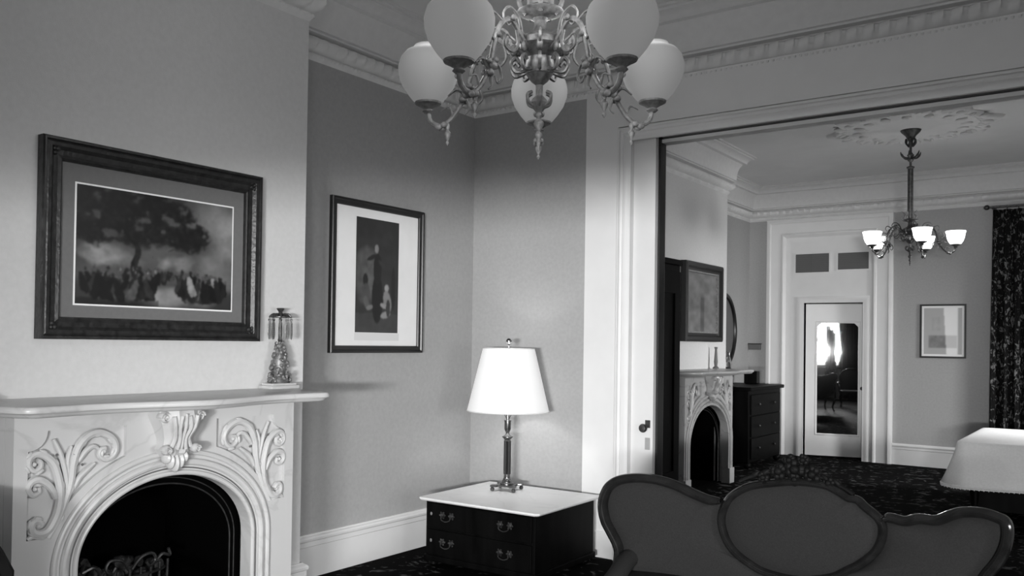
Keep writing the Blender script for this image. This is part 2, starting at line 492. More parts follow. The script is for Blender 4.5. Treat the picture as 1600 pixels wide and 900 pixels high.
# end-wall door case: wide moulded architrave, transom panel with two louvres
struct(casing_path(-4.2, -2.515, 3.37, FY, [(0, 0), (0, .05), (.02, .06), (.05, .06), (.065, .045), (.10, .04), (.16, .034), (.20, .034), (.215, .05), (.235, .055), (.25, .04), (.27, .02), (.29, .015), (.34, .012), (.345, 0)], 'trim_9'))
mb = MB().box(-3.93, DX0 - .05, FY - .012, FY, 0, 3.13).box(DX1 + .05, -2.76, FY - .012, FY, 0, 3.13).box(DX0 - .05, DX1 + .05, FY - .012, FY, DZ1 + .05, 3.13)
struct(mb.build('trim_10', 'paint', smooth=False))
struct(casing_path(DX0 - .09, DX1 + .09, DZ1 + .09, FY - .012, [(0, 0), (0, .018), (.02, .024), (.05, .02), (.07, .012), (.09, .012), (.09, -.14)], 'trim_11'))
for k, (a, b_, c, d) in enumerate(((-3.796, -3.34, 2.60, 2.862), (-3.222, -2.823, 2.625, 2.855))):
    t = thing('vent_louvre', ('wider left' if k == 0 else 'narrower right') + ' grey louvred vent in the white panel above the mirrored door', 'vent', (a, FY - .012, c), group='louvred vents over the door')
    W, H = b_ - a, d - c
    MB().box(-.02, W + .02, -.014, 0, -.02, 0).box(-.02, W + .02, -.014, 0, H, H + .02).box(-.02, 0, -.014, 0, 0, H).box(W, W + .02, -.014, 0, 0, H).build('vent_frame', 'paint', t, smooth=False)
    sl = MB().box(0, W, -.004, 0, 0, H)
    for q in range(9): sl.box(0, W, -.010, -.004, H * (q + .3) / 9.4, H * (q + .75) / 9.4)
    if k == 0: sl.box(W / 2 - .004, W / 2 + .004, -.013, 0, 0, H)
    sl.build('louvre_blades', 'louvre', t, smooth=False)
# mirrored door, ajar
DM = Matrix.Translation((DX0 + .008, FY + .06, 0)) @ Matrix.Rotation(math.radians(16.0), 4, 'Z')
W = DX1 - DX0 - .016
mb = MB(); a0, a1, b0, b1 = .155, W - .085, .33, 1.885
lp = plate([[(0, .02), (W, .02), (W, DZ1 - .015), (0, DZ1 - .015)], [(a0, b0), (a1, b0), (a1, b1 - .05), (a1 - .05, b1), (a0 + .05, b1), (a0, b1 - .05)]], .04)
mb.add([(u, -w_, v) for u, v, w_ in lp[0]], lp[1])
door = struct(mb.build('door_2', 'paint', smooth=False)); door.matrix_world = DM
mr = MB().box(a0 - .01, a1 + .01, -.022, -.018, b0 - .01, b1 + .01).build('mirror_pane', 'mirror', door, smooth=False); mr['label'] = 'tall mirror pane with rounded top corners'
mb = MB().tube([(a0 - .02, -.041, b0 - .02), (a1 + .02, -.041, b0 - .02), (a1 + .02, -.041, b1 + .02), (a0 - .02, -.041, b1 + .02)], .008, 6, True)
mb.build('mirror_bead', 'paint', door)
MB().lathe([(.01, 0), (.01, .02), (.026, .035), (.026, .05), (.004, .06)], 16, mtx=Matrix.Translation((W - .035, -.04, .98)) @ Matrix.Rotation(PI / 2, 4, 'X')).build('door_knob', 'bronze', door)

# ceiling rose in the far room


def rose(x, y, nm):
    mb = MB(); n = 144

    def rr(a): return 1 + .07 * math.cos(8 * a) + .035 * math.cos(16 * a)
    prof = [(.76, 0), (.75, .022), (.70, .034), (.66, .02), (.60, .012), (.50, .016), (.44, .03), (.38, .018), (.25, .014), (.18, .035), (.10, .045), (0.001, .05)]
    vs = []
    for r, h in prof:
        for i in range(n):
            a = 2 * PI * i / n; q = r * (rr(a) if r > .4 else 1)
            hh = h + (.012 * abs(math.sin(12 * a)) if .4 < r < .72 else 0)
            vs.append((x + q * math.cos(a), y + q * math.sin(a), ZC - hh))
    fs = [(j * n + i, j * n + (i + 1) % n, (j + 1) * n + (i + 1) % n, (j + 1) * n + i) for j in range(len(prof) - 1) for i in range(n)]
    mb.add(vs, fs)
    for k in range(16):
        a = 2 * PI * k / 16 + .1; R = Matrix.Rotation(a, 3, 'Z')
        for rr_, l in ((.69, .075), (.5, .06)):
            mb.ell((x + rr_ * math.cos(a), y + rr_ * math.sin(a), ZC - .028), (l, .045, .022), 10, 6, rot=R)
        for s_ in (-.16, .16):
            mb.ell((x + .66 * math.cos(a + s_), y + .66 * math.sin(a + s_), ZC - .024), (.055, .02, .02), 8, 6, rot=Matrix.Rotation(a + s_ * 3, 3, 'Z'))
    o = mb.build(nm, 'ceiling', angle=60)
    return tag(o, 'large plaster ceiling rose of leaves above the far chandelier', 'ceiling rose')


rose(-1.80, 9.93, 'ceiling_rose')

# ---------------------------------------------------------------- marble fireplaces
A_ = dict(A=[(-0.598, 0.788), (-0.612, 0.804), (-0.631, 0.805), (-0.639, 0.784), (-0.63, 0.763), (-0.602, 0.753), (-0.57, 0.764), (-0.543, 0.805), (-0.528, 0.849), (-0.523, 0.904), (-0.53, 0.96), (-0.552, 1.027), (-0.586, 1.063), (-0.623, 1.075), (-0.65, 1.06), (-0.654, 1.029), (-0.631, 1.008), (-0.608, 1.019), (-0.607, 1.04), (-0.622, 1.048)],
          B=[(-0.569, 0.732), (-0.533, 0.795), (-0.501, 0.873), (-0.479, 0.954), (-0.471, 1.028), (-0.448, 1.092), (-0.409, 1.131), (-0.358, 1.142), (-0.306, 1.118), (-0.282, 1.078), (-0.293, 1.04), (-0.325, 1.025), (-0.356, 1.044), (-0.351, 1.069), (-0.328, 1.072)],
          C=[(-0.54, 0.888), (-0.564, 0.937), (-0.607, 0.971), (-0.643, 0.966), (-0.656, 0.939), (-0.638, 0.913), (-0.61, 0.92), (-0.615, 0.941)],
          D=[(-0.49, 0.9), (-0.504, 0.994), (-0.527, 1.071), (-0.555, 1.129)], E=[(-0.489, 0.965), (-0.495, 1.04), (-0.479, 1.095)],
          F=[(-0.468, 0.916), (-0.445, 0.96), (-0.406, 0.993), (-0.376, 1.014)], G=[(-0.451, 1.026), (-0.417, 1.07), (-0.383, 1.086), (-0.357, 1.07)],
          H=[(-0.655, 0.738), (-0.629, 0.748), (-0.592, 0.736), (-0.575, 0.745)], I=[(-0.632, 0.873), (-0.618, 0.844), (-0.632, 0.864)])


def arch(hw, spring, rise, z0=0., n=40, off=0., yo=0.):
    pts = [(-hw - off, z0)]
    for i in range(n + 1):
        a = PI - PI * i / n; pts.append(((hw + off) * math.cos(a), spring + (rise + off) * math.sin(a)))
    pts.append((hw + off, z0)); return pts


def fireplace(x_wall, yc, dark, mt, shelf_label, label, rise=.336, spring=.585, hw=.447, W=.717):
    t = thing('fireplace', label, 'fireplace', (x_wall, yc, 0))
    D = .287; HS = 1.24; po = W - .057; sq = (po - hw * .45) / (.66 - .447 * .45)
    mu = lambda u: -(po - (.66 - abs(u)) * sq)
    # front slab: arch hole + two recessed spandrel panels
    ar = arch(hw, spring, rise, 0.)
    outer = [(-W, 0.), (-W, HS), (W, HS), (W, 0.)]
    ae = lambda x, o: spring + (rise + o) * math.sqrt(max(0, 1 - (x / (hw + o)) ** 2))
    # outline that dips round the arch (arch is a notch from the floor)
    body = [(-W, 0)] + [(-W, HS), (W, HS), (W, 0), (hw, 0)] + [p for p in ar[::-1][1:-1]] + [(-hw, 0)]
    pan = []
    # concave notch at the top outer corner
    notch = [(-po + .078 * math.sin(PI / 2 * k / 6), 1.165 - .078 * math.cos(PI / 2 * k / 6)) for k in range(7)]
    pan = [(-po, .735)] + notch + [(-.235, 1.165)]
    xs = [-.235 - (po - .06 - .235) * k / 22 for k in range(23)]
    edge = [(x, ae(x, .15)) for x in xs if ae(x, .15) > .74 and x > -(hw + .149)]
    pan += [(-.235, max(edge[0][1], 1.0))] if edge[0][1] < 1.13 else []
    pan += edge
    lastx = edge[-1][0]
    pan += [(lastx - .01, .735)]
    panr = [(-x, z) for x, z in pan]
    vs, fs = plate([body, pan, panr], .022)
    mb = MB().add([(D - .022 + w_, u, v) for u, v, w_ in vs], fs)
    vs, fs = plate([body], .05)
    mb.add([(D - .036 - .05 + .014 + w_ - .0, u, v) for u, v, w_ in vs], fs)
    mb.build('front_slab', mt, t, smooth=False)
    for a, b in ((-W, -W + .03), (W - .03, W)): MB().box(0, D - .074, a, b, 0, HS).build('side_slab', mt, t, smooth=False)
    for a, b in ((W - .13, W + .012), (-W - .012, -W + .13)): MB().box(D - .01, D + .025, a, b, 0, .17, .004).build('plinth', mt, t, smooth=False)
    # arch mouldings
    mo = MB()
    for off, r, n_, dx in ((.012, .012, 10, .002), (.062, .017, 10, .004), (.105, .013, 10, .004)):
        mo.tube([(D + dx, u, v) for u, v in arch(hw, spring, rise, 0.02, 56, off)], r, n_)
    mo.build('arch_moulding', mt, t)
    gr = MB().tube([(D + .0, u, v) for u, v in arch(hw, spring, rise, 0.02, 56, .034)], .0035, 6); g_ = gr.build('arch_groove_shade', 'louvre', t); g_['label'] = 'dark line painted in for the shade of the groove round the arch'  # thin dark tube painted in for shade in the arch groove
    # carved spandrel scrolls
    for sgn, nm in ((1, 'left'), (-1, 'right')):
        sc = MB()
        for key, pts in A_.items():
            if key == 'I': continue
            sp = spline([(D - .006, sgn * mu(u), v) for u, v in pts], 5); L = len(sp)
            big = {'A': .019, 'B': .018, 'C': .016, 'D': .012, 'E': .011, 'F': .012, 'G': .012, 'H': .012}[key]
            rad = [big * sq * (.6 + .4 * math.sin(PI * min(1, (i / L) * 1.1 + .08))) for i in range(L)]
            sc.tube(sp, rad, 8, flat=(.9, 1, 1))
            if key in 'AB':      # leaf fringes folded off the stem
                for i in range(6, L - 8, 7):
                    p = sp[i]; q = sp[i + 2] - sp[i - 2]; ang = math.atan2(q.z, q.y)
                    sc.ell((D - .004, p.y + .012 * math.sin(ang), p.z - .012 * math.cos(ang)), (.01, .02, .009), 8, 6, rot=Matrix.Rotation(ang, 3, 'X'))
        for (u, v) in ((-.612, .785), (-.632, 1.035), (-.628, .935), (-.335, 1.06)):
            sc.ell((D - .006, sgn * mu(u), v), (.012, .010, .010), 10, 8)
        sc.build('carved_scroll', mt, t)
        for (u, v) in ((-.545, 1.065), (-.472, 1.06), (-.435, 1.015)): MB().ell((D + .001, sgn * mu(u), v), (.006, .005, .006), 8, 6).build('hole_shade_dot', 'louvre', t)  # dark dots painted in for the shade inside drilled holes
    # keystone console
    ks = MB()
    ko = -.02
    prof = [(1.24, .105, .11), (1.20, .112, .12), (1.17, .10, .12), (1.14, .085, .105), (1.10, .07, .085), (1.07, .068, .075), (1.05, .078, .075), (1.03, .07, .07), (1.015, .06, .05)]
    vs = []
    for z, hwk, pr in prof:
        for s_ in (-1, -.7, -.35, 0, .35, .7, 1):
            vs.append((D + pr * (1 - .28 * s_ * s_) + (.012 if abs(s_) in (.35,) else 0), ko + s_ * hwk, z))
    k = 7; fs = [(i * k + j, i * k + j + 1, (i + 1) * k + j + 1, (i + 1) * k + j) for i in range(len(prof) - 1) for j in range(k - 1)]
    bk = [(D - .01, ko - hwk, z) for z, hwk, pr in prof]; bk2 = [(D - .01, ko + hwk, z) for z, hwk, pr in prof]
    n0 = len(vs); vs += bk + bk2; P_ = len(prof)
    for i in range(P_ - 1):
        fs.append((i * k, (i + 1) * k, n0 + i + 1, n0 + i)); fs.append((i * k + 6, n0 + P_ + i, n0 + P_ + i + 1, (i + 1) * k + 6))
    fs.append(tuple([i for i in range(k)] + [n0 + P_, n0])); e = (P_ - 1) * k; fs.append(tuple([e + i for i in range(k)] + [n0 + 2 * P_ - 1, n0 + P_ - 1]))
    ks.add(vs, fs)
    for s_ in (-1, 1):
        for (cyk, czk, R0) in ((.088, 1.195, .026), (.075, 1.048, .02)):
            sp = [(D + .085, ko + s_ * (cyk + R0 * (1 - i / 26) * math.cos(i * .55)), czk + R0 * (1 - i / 26) * math.sin(i * .55)) for i in range(24)]
            ks.tube(sp, .0075, 6, flat=(3.2, 1, 1))
        ks.tube(spline([(D + .12, ko + s_ * .06, 1.2), (D + .115, ko + s_ * .05, 1.15), (D + .09, ko + s_ * .035, 1.1), (D + .085, ko + s_ * .05, 1.06)], 5), .011, 8)
        ks.tube(spline([(D + .125, ko + s_ * .02, 1.2), (D + .12, ko + s_ * .028, 1.15), (D + .1, ko + s_ * .015, 1.1), (D + .09, ko + s_ * .022, 1.05)], 5), .009, 8)
    ks.tube(spline([(D + .125, ko, 1.21), (D + .12, ko, 1.15), (D + .10, ko, 1.1), (D + .088, ko, 1.05)], 5), .008, 8)
    for s_, zz, l in ((0, .985, .045), (-.55, .995, .038), (.55, .995, .038), (-1, 1.01, .028), (1, 1.01, .028)):
        ks.ell((D + .04, ko + s_ * .045, zz), (.035, .017, l), 10, 8)
    ks.build('keystone', mt, t)
    # shelf with a serpentine front
    def front(y):
        a = abs(y); q = min(1, a / .85)
        return .565 - .02 * math.cos(0) - (.03 if a > .0 else 0) * 0 - .075 * (q ** 1.2) + .028 * math.cos(q * 2 * PI) - (0 if a < .74 else ((a - .74) / .11) ** 2.6 * .30)
    pts = [(0, -.85)] + [(front(-.85 + 1.7 * i / 80), -.85 + 1.7 * i / 80) for i in range(81)] + [(0, .85)]
    sh = MB()
    lay = [(0.0, 1.238), (-.012, 1.24)]
    rows = [(.94, 1.235), (.965, 1.238), (.975, 1.246), (.985, 1.252), (1., 1.256), (1.003, 1.264), (1., 1.272), (.994, 1.278), (.985, 1.28)]
    vs = []
    for sc_, z in rows: vs += [(max(0, x) * sc_, y * (1 - (1 - sc_) * .6), z) for x, y in pts]
    n_ = len(pts); fs = [(r * n_ + i, r * n_ + (i + 1) % n_, (r + 1) * n_ + (i + 1) % n_, (r + 1) * n_ + i) for r in range(len(rows) - 1) for i in range(n_)]
    fs += [tuple(range(n_))[::-1], tuple(range((len(rows) - 1) * n_, len(rows) * n_))]
    sh.add(vs, fs).build('shelf', mt, t, angle=50)
    # iron insert, firebox
    ii = MB(); vs, fs = plate([[(-hw - .02, 0), (-hw - .02, .97), (hw + .02, .97), (hw + .02, 0)], arch(hw - .052, spring - .02, rise - .03, .02)], .02)
    ii.add([(.165 + w_, u, v) for u, v, w_ in vs], fs)
    ii.build('iron_surround', 'soot', t, smooth=False)
    MB().tube([(.19, u, v) for u, v in arch(hw - .05, spring - .02, rise - .03, .02, 50)], .004, 6).tube([(.188, u, v) for u, v in arch(hw - .022, spring - .01, rise - .012, .02, 50)], .003, 6).build('iron_rim', 'iron', t)
    z_g = -.05
    fb = MB().box(-.44, -.42, -.45, .45, .0, .95).box(-.44, 0.16, -.453, -.44, 0, .95).box(-.44, .16, .44, .453, 0, .95).box(-.44, .16, -.45, .45, .94, .948).box(-.44, .16, -.45, .45, .001, .02)
    fb.build('firebox', 'soot', t, smooth=False)
    if not dark:
        gt = MB()
        for z in (.30, .35, .40): gt.tube(spline([(-.18, -.27, z), (-.08, -.2, z), (-.04, 0, z), (-.08, .2, z), (-.18, .27, z)], 6), .008, 6)
        for i in range(9):
            y = -.24 + .06 * i; gt.tube([(-.05 - .9 * y * y, y, .20), (-.04 - .9 * y * y, y, .44)], .007, 6)
        for s_ in (-1, 1):
            gt.tube(spline([(-.04, s_ * .01, .44), (-.03, s_ * .05, .49), (-.03, s_ * .11, .50), (-.03, s_ * .13, .465), (-.03, s_ * .10, .44), (-.03, s_ * .08, .465)], 6), .008, 6)
            gt.tube(spline([(-.06, s_ * .14, .44), (-.05, s_ * .18, .48), (-.06, s_ * .23, .465), (-.06, s_ * .22, .50)], 6), .008, 6)
        g2 = gt.build('fire_grate', 'iron', t)
        random.seed(3); co = MB()
        for i in range(34):
            a = random.uniform(-.23, .23); x = random.uniform(-.3, -.09)
            co.ell((x, a, random.uniform(.36, .46) - abs(a) * .15), (random.uniform(.025, .045), random.uniform(.03, .05), random.uniform(.02, .035)), 6, 4, rot=Matrix.Rotation(random.uniform(0, 3), 3, random.choice('XYZ')))
        c_ = co.build('coals', 'coal', t, smooth=False); c_['kind'] = 'stuff'
    return t


fireplace(XB, 2.388, False, 'marble', '', 'near white marble fireplace with carved scrolls, keystone and dark round-arched opening')
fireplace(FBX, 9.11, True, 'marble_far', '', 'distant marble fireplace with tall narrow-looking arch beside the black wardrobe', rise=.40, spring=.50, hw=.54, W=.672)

# ---------------------------------------------------------------- pictures


def painting(name, w, h, fn, parent, nx, nz, x=0.012):
    vs = [(x, -w / 2 + w * i / nx, -h / 2 + h * j / nz) for i in range(nx + 1) for j in range(nz + 1)]
    fs = [(i * (nz + 1) + j, (i + 1) * (nz + 1) + j, (i + 1) * (nz + 1) + j + 1, i * (nz + 1) + j + 1) for i in range(nx) for j in range(nz)]
    me = bpy.data.meshes.new(name); me.from_pydata(vs, [], fs)
    U, V = np.meshgrid(np.linspace(0, 1, nx + 1), np.linspace(0, 1, nz + 1), indexing='ij')
    c = np.clip(fn(U, V), 0, 1)
    for _ in range(2):      # soften like ink on paper
        p = np.pad(c, 1, mode='edge'); c = (p[1:-1, 1:-1] * 2 + p[:-2, 1:-1] + p[2:, 1:-1] + p[1:-1, :-2] + p[1:-1, 2:]) / 6
    c = c.ravel()
    at = me.color_attributes.new('Col', 'FLOAT_COLOR', 'POINT')
    at.data.foreach_set('color', np.stack([c, c, c, np.ones_like(c)], 1).ravel().astype(np.float32))
    me.materials.append(M['art']); o = bpy.data.objects.new(name, me); COL.objects.link(o); o.parent = parent
    return o


def fbm(U, V, sx, sz, seed):
    out = np.zeros_like(U)
    rng = np.random.RandomState(seed)
    for k in range(5):
        gx, gz = int(sx * 2 ** k) + 2, int(sz * 2 ** k) + 2
        g_ = rng.rand(gx + 1, gz + 1); a = U * (gx - 1); b = V * (gz - 1); i = a.astype(int); j = b.astype(int); fa = a - i; fb_ = b - j
        fa = fa * fa * (3 - 2 * fa); fb_ = fb_ * fb_ * (3 - 2 * fb_)
        out += .5 ** (k + 1) * ((g_[i, j] * (1 - fa) + g_[i + 1, j] * fa) * (1 - fb_) + (g_[i, j + 1] * (1 - fa) + g_[i + 1, j + 1] * fa) * fb_)
    return out


def blob(U, V, u, v, ru, rv): return np.clip(1.25 - ((U - u) / ru) ** 2 - ((V - v) / rv) ** 2, 0, 1) ** .6


def scene_trees(U, V):
    n = fbm(U, V, 5, 4, 1); n2 = fbm(U, V, 16, 12, 2); n3 = fbm(U, V, 40, 30, 3)
    c = .05 + .12 * n
    c += np.clip((U - .70) * 4, 0, 1) * np.clip(1.3 - abs(V - .66) * 2.4, 0, 1) * (.10 + .30 * (n - .3))
    du, dv = U + .10 * (n2 - .5), V + .12 * (fbm(U, V, 9, 7, 17) - .5)
    c += (.34 * blob(du, dv, .13, .44, .17, .09) ** 2 + .26 * blob(du, dv, .60, .40, .13, .09) ** 2 + .12 * blob(du, dv, .30, .38, .1, .07) ** 2) * (.3 + 1.2 * np.clip(n2 - .25, 0, 1))
    edge = .10 * (n2 - .5) + .05 * (n3 - .5)
    d = np.minimum.reduce([((U - .36) / .40) ** 2 + ((V - .80) / .30) ** 2, ((U - .68) / .17) ** 2 + ((V - .66) / .17) ** 2, ((U - .10) / .26) ** 2 + ((V - .80) / .32) ** 2, ((U - .56) / .2) ** 2 + ((V - .80) / .2) ** 2])
    tree = np.clip((1.0 - d + edge * 9) * 3.5, 0, 1)
    tree *= 1 - .75 * np.clip((n2 - .56) * 9, 0, 1)
    leaf = .014 + .10 * np.clip(n3 - .42, 0, 1) * n2
    c = c * (1 - tree) + leaf * tree
    for (u0, v0, u1, v1, w0, w1) in ((.34, .22, .36, .56, .038, .022), (.36, .54, .46, .74, .018, .008), (.35, .54, .22, .74, .016, .007), (.40, .60, .60, .70, .010, .004), (.45, .45, .62, .55, .006, .003)):
        t_ = np.clip(((U - u0) * (u1 - u0) + (V - v0) * (v1 - v0)) / ((u1 - u0) ** 2 + (v1 - v0) ** 2), 0, 1)
        dd = np.hypot(U - u0 - t_ * (u1 - u0) - .008 * np.sin(V * 30), (V - v0 - t_ * (v1 - v0)) * .63); c = np.where(dd < (w0 + (w1 - w0) * t_) * .75, .012 + .03 * n3 * (U > u0), c)
    gnd = np.clip((.24 + .03 * np.sin(U * 11) - V) * 14, 0, 1)
    lit = np.clip(1.3 - ((U - .60) / .30) ** 2 - ((V - .09) / .10) ** 2, 0, 1) + .5 * blob(U, V, .25, .06, .14, .03)
    c = c * (1 - gnd) + gnd * (.035 + .05 * n + .45 * lit * n)
    rng = np.random.RandomState(6)
    for k in range(160):
        far = k < 70; grp = ([(.13, .09), (.40, .075), (.84, .10), (.70, .05)][rng.randint(4)] if not far else (.5, .30))
        u = rng.normal(grp[0], grp[1] * .62); v = (.12 + rng.uniform(0, .10)) if not far else (.24 + rng.uniform(0, .05)); s_ = rng.uniform(.95, 1.5) * (.5 if far else 1)
        col = [.010, .014, .022, .04, .10, .28][rng.choice(6, p=[.32, .26, .18, .12, .08, .04])] * (2.2 if far else 1); lean = rng.uniform(-.3, .3)
        x = (U - u - lean * (V - v)) / (.017 * s_ * (1 + .8 * np.clip((v - V) / (.07 * s_), 0, 1))); y = (V - v) / (.072 * s_)
        c = np.where(x ** 2 + y ** 2 < 1 + .8 * (n3 - .5), col * (.6 + .9 * n3), c)
        c = np.where(((U - u - lean * .08 * s_) / (.0075 * s_)) ** 2 + ((V - v - .083 * s_) / (.014 * s_)) ** 2 < 1, .11 if k % 3 else .03, c)
    c = np.where((V < .045 + .02 * n2) & (U < .5), c * .45, c)
    return np.clip(c, 0, 1) ** 1.18 * (.85 + .3 * n3)


def scene_figures(U, V):
    n2 = fbm(U, V, 8, 14, 8); c = .018 + .02 * n2
    c += .09 * blob(U, V, .25, .5, .3, .24) * (n2 + .2)
    c = np.where(V < .16 + .02 * n2, .03 + .03 * n2, c)

    def e(u, v, ru, rv, col, a=0.):
        nonlocal c
        x = (U - u) * 1.0; y = (V - v) * 2.05; x2 = x * math.cos(a) + y * math.sin(a); y2 = -x * math.sin(a) + y * math.cos(a)
        m_ = ((x2 / ru) ** 2 + (y2 / (rv * 2.05)) ** 2) < 1
        c = np.where(m_, col * (.8 + .5 * n2), c)
    e(.5, .30, .13, .22, .006); e(.5, .56, .10, .14, .010); e(.47, .74, .045, .038, .20); e(.36, .66, .12, .02, .012, .5); e(.62, .60, .13, .018, .03, -.7)
    e(.22, .46, .06, .055, .010); e(.24, .34, .09, .09, .06); e(.25, .26, .06, .06, .09, .3); e(.32, .22, .08, .02, .16, .3)
    e(.72, .40, .05, .032, .28); e(.74, .28, .09, .10, .20, .2); e(.66, .24, .09, .022, .26, -.4); e(.70, .16, .12, .03, .22, .3); e(.76, .22, .05, .08, .03)
    e(.88, .4, .05, .2, .012)
    return c


def scene_abstract(U, V):
    n = fbm(U, V, 5, 9, 11); c = .05 + .20 * n; c *= np.where((U > .45) & (U < .6) & (V < .6), .5, 1); return c


def scene_card(U, V):
    n = fbm(U, V, 12, 12, 13); c = np.full_like(U, .42)
    c = np.where((U > .12) & (U < .88) & (V > .14) & (V < .4), .20 + .2 * n, c)
    c = np.where((U > .2) & (U < .45) & (V > .5) & (V < .8), .34 + .12 * n, c)
    c = np.where((U > .52 + .08 * (1 - V)) & (U < .9), .85, c) * np.where((U > .12) & (U < .88) & (V > .14) & (V < .4), .7, 1)  # bright slanted band paints a reflection onto the print
    return c


def frame_prof(t, W, H, prof, mt, nm='frame'):
    """profile (d inward from the outer edge, h outwards in +x), lying in the yz plane, mitred"""
    rows = []
    for sy, sz in ((-1, -1), (1, -1), (1, 1), (-1, 1)):
        rows.append([(h, sy * (W / 2 - d), sz * (H / 2 - d)) for d, h in prof])
    vs = [v for r in rows for v in r]; k = len(prof)
    fs = [(i * k + j, i * k + j + 1, ((i + 1) % 4) * k + j + 1, ((i + 1) % 4) * k + j) for i in range(4) for j in range(k - 1)]
    return MB().add(vs, fs).build(nm, mt, t, smooth=True, angle=30)


def rot_for(t, wall):     # 'x' faces +x ; 'y' faces -y
    t.rotation_euler = (0, 0, 0 if wall == 'x' else -PI / 2)


# large landscape print
t = thing('framed_print', 'large dark-framed print of a crowd under trees with grey mat above the near mantel', 'picture', (XB + .002, 2.478, 1.974))
frame_prof(t, 1.19, .88, [(0, 0), (0, .045), (.006, .052), (.014, .052), (.018, .044), (.026, .048), (.04, .045), (.055, .03), (.075, .026), (.088, .032), (.095, .028), (.098, .016), (.1, .0)], 'frame')
for sy in (-1, 1):
    for sz in (-1, 1):
        cb = MB()
        for k in range(5):
            a = k * 2 * PI / 5; cb.ell((.034, sy * .543 + .018 * math.cos(a), sz * .388 + .018 * math.sin(a)), (.01, .012, .012), 8, 6)
        cb.ell((.038, sy * .543, sz * .388), (.012, .01, .01), 8, 6)
        cb.build('corner_rosette', 'frame', t)
MB().box(0.0, .012, -.505, .505, -.35, .35).build('mat', 'greymat', t, smooth=False)
MB().box(.012, .0135, -.432, .432, -.288, .262).build('mat_border', 'white', t, smooth=False)['label'] = 'thin white inner border'
painting('landscape_image', .848, .534, scene_trees, t, 200, 128, .0145).location = (0, 0, -.013)

# tall figure print
t = thing('framed_print', 'tall black-framed dark figure print with wide white mat in the wall recess', 'picture', (XA + .002, 4.571, 1.988))
frame_prof(t, .95, 1.055, [(0, 0), (0, .028), (.006, .034), (.016, .034), (.022, .026), (.045, .024), (.05, .018), (.052, 0)], 'black')
MB().box(0, .010, -.43, .43, -.49, .49).build('mat', 'white', t, smooth=False)
painting('figure_image', .44, .80, scene_figures, t, 90, 150, .0115).location = (0, -.01, -.015 + .03)
MB().box(.0102, .011, -.235, .225, -.44, -.388).build('caption_strip', mat('caption', .72, .8), t, smooth=False)
gl = MB().tube([(.034, .471, -.52), (.034, .471, .52)], .003, 6).build('right_edge_strip', 'brass', t)  # brass strip along the right side of this frame only

# far framed painting
t = thing('framed_print', 'heavy black-framed painting with slim pale inner edge above the distant mantel', 'picture', (FBX + .002, 9.50, 2.03))
frame_prof(t, 1.08, .88, [(0, 0), (0, .06), (.02, .075), (.05, .07), (.07, .045), (.1, .04), (.1, 0)], 'black')
frame_prof(t, .89, .69, [(0, .02), (0, .045), (.018, .045), (.02, 0)], 'gilt', 'inner_edge')
painting('painted_image', .86, .66, scene_abstract, t, 60, 60, .02)

# small picture on the end wall
t = thing('framed_print', 'small thin black-framed pale print on the far end wall by the curtain', 'picture', (-1.923, FY - .002, 1.778)); rot_for(t, 'y')
frame_prof(t, .535, .70, [(0, 0), (0, .022), (.02, .022), (.024, 0)], 'black')
MB().box(0, .008, -.25, .25, -.335, .335).build('mat', 'white', t, smooth=False)
painting('card_image', .44, .60, scene_card, t, 60, 70, .0095)

# ---------------------------------------------------------------- girandoles on the near mantel


def girandole(loc, label, seed):
    t = thing('candlestick', label, 'candlestick', loc, group='pair of prism candlesticks on the mantel')
    MB().box(-.055, .055, -.098, .098, 0, .018, .004).box(-.045, .045, -.085, .085, .018, .03, .003).build('marble_base', 'marble', t, smooth=False)
    random.seed(seed); f = MB()
    f.lathe([(.045, .03), (.052, .04), (.046, .055), (.03, .07), (.034, .1), (.038, .14), (.03, .18), (.02, .215), (.012, .24), (.008, .26)], 16)
    for i in range(110):
        z = random.uniform(.04, .25); r = .062 * (1 - (z / .30) ** 1.3) + .004; a = random.uniform(0, 2 * PI)
        sx = .75 if abs(math.cos(a)) > .6 else 1
        f.ell((r * .8 * math.cos(a), r * math.sin(a) * 1.05, z), (random.uniform(.006, .013), random.uniform(.006, .014), random.uniform(.006, .016)), 7, 5, rot=Matrix.Rotation(random.uniform(-1, 1), 3, 'X'))
    f.tube(spline([(0, -.075, .035), (0, -.055, .05), (0, -.03, .035), (0, .03, .035), (0, .06, .05), (0, .078, .035)], 4), .01, 8)
    f.build('foliate_figure', 'antique', t)
    MB().lathe([(.008, .25), (.013, .262), (.009, .275), (.007, .30), (.009, .33), (.006, .345), (.005, .38), (.007, .385), (.010, .392), (.006, .40)], 16).build('stem', 'bronze', t)
    c = MB(); c.lathe([(.010, .395), (.014, .405), (.010, .415), (.02, .43), (.022, .433), (.018, .437)], 16)
    n = 10
    for k in range(n):
        a = 2 * PI * k / n
        c.tube(spline([(.012 * math.cos(a), .012 * math.sin(a), .398), (.04 * math.cos(a), .04 * math.sin(a), .403), (.062 * math.cos(a), .062 * math.sin(a), .385)], 4), [.006] * 8 + [.003], 6)
    c.tube([(.058 * math.cos(2 * PI * k / 24), .058 * math.sin(2 * PI * k / 24), .388) for k in range(24)], .003, 6, True)
    c.build('candle_cup', 'bronze', t)
    for k in range(n):
        a = 2 * PI * k / n
        p = MB().lathe([(.0005, 0), (.006, -.008), (.003, -.016), (.0015, -.02), (.0055, -.03), (.0065, -.09), (.004, -.108), (.0005, -.118)], 6)
        o = p.build('prism', 'glass', t, smooth=False); o.location = (.062 * math.cos(a), .062 * math.sin(a), .382)
    return t


girandole((-3.685, 3.19, 1.28), 'bronze foliate candlestick hung with glass prisms, at the right end of the near mantel', 4)
girandole((-3.685, 1.565, 1.28), 'prism candlestick at the left end of the near mantel, mostly cut off', 9)

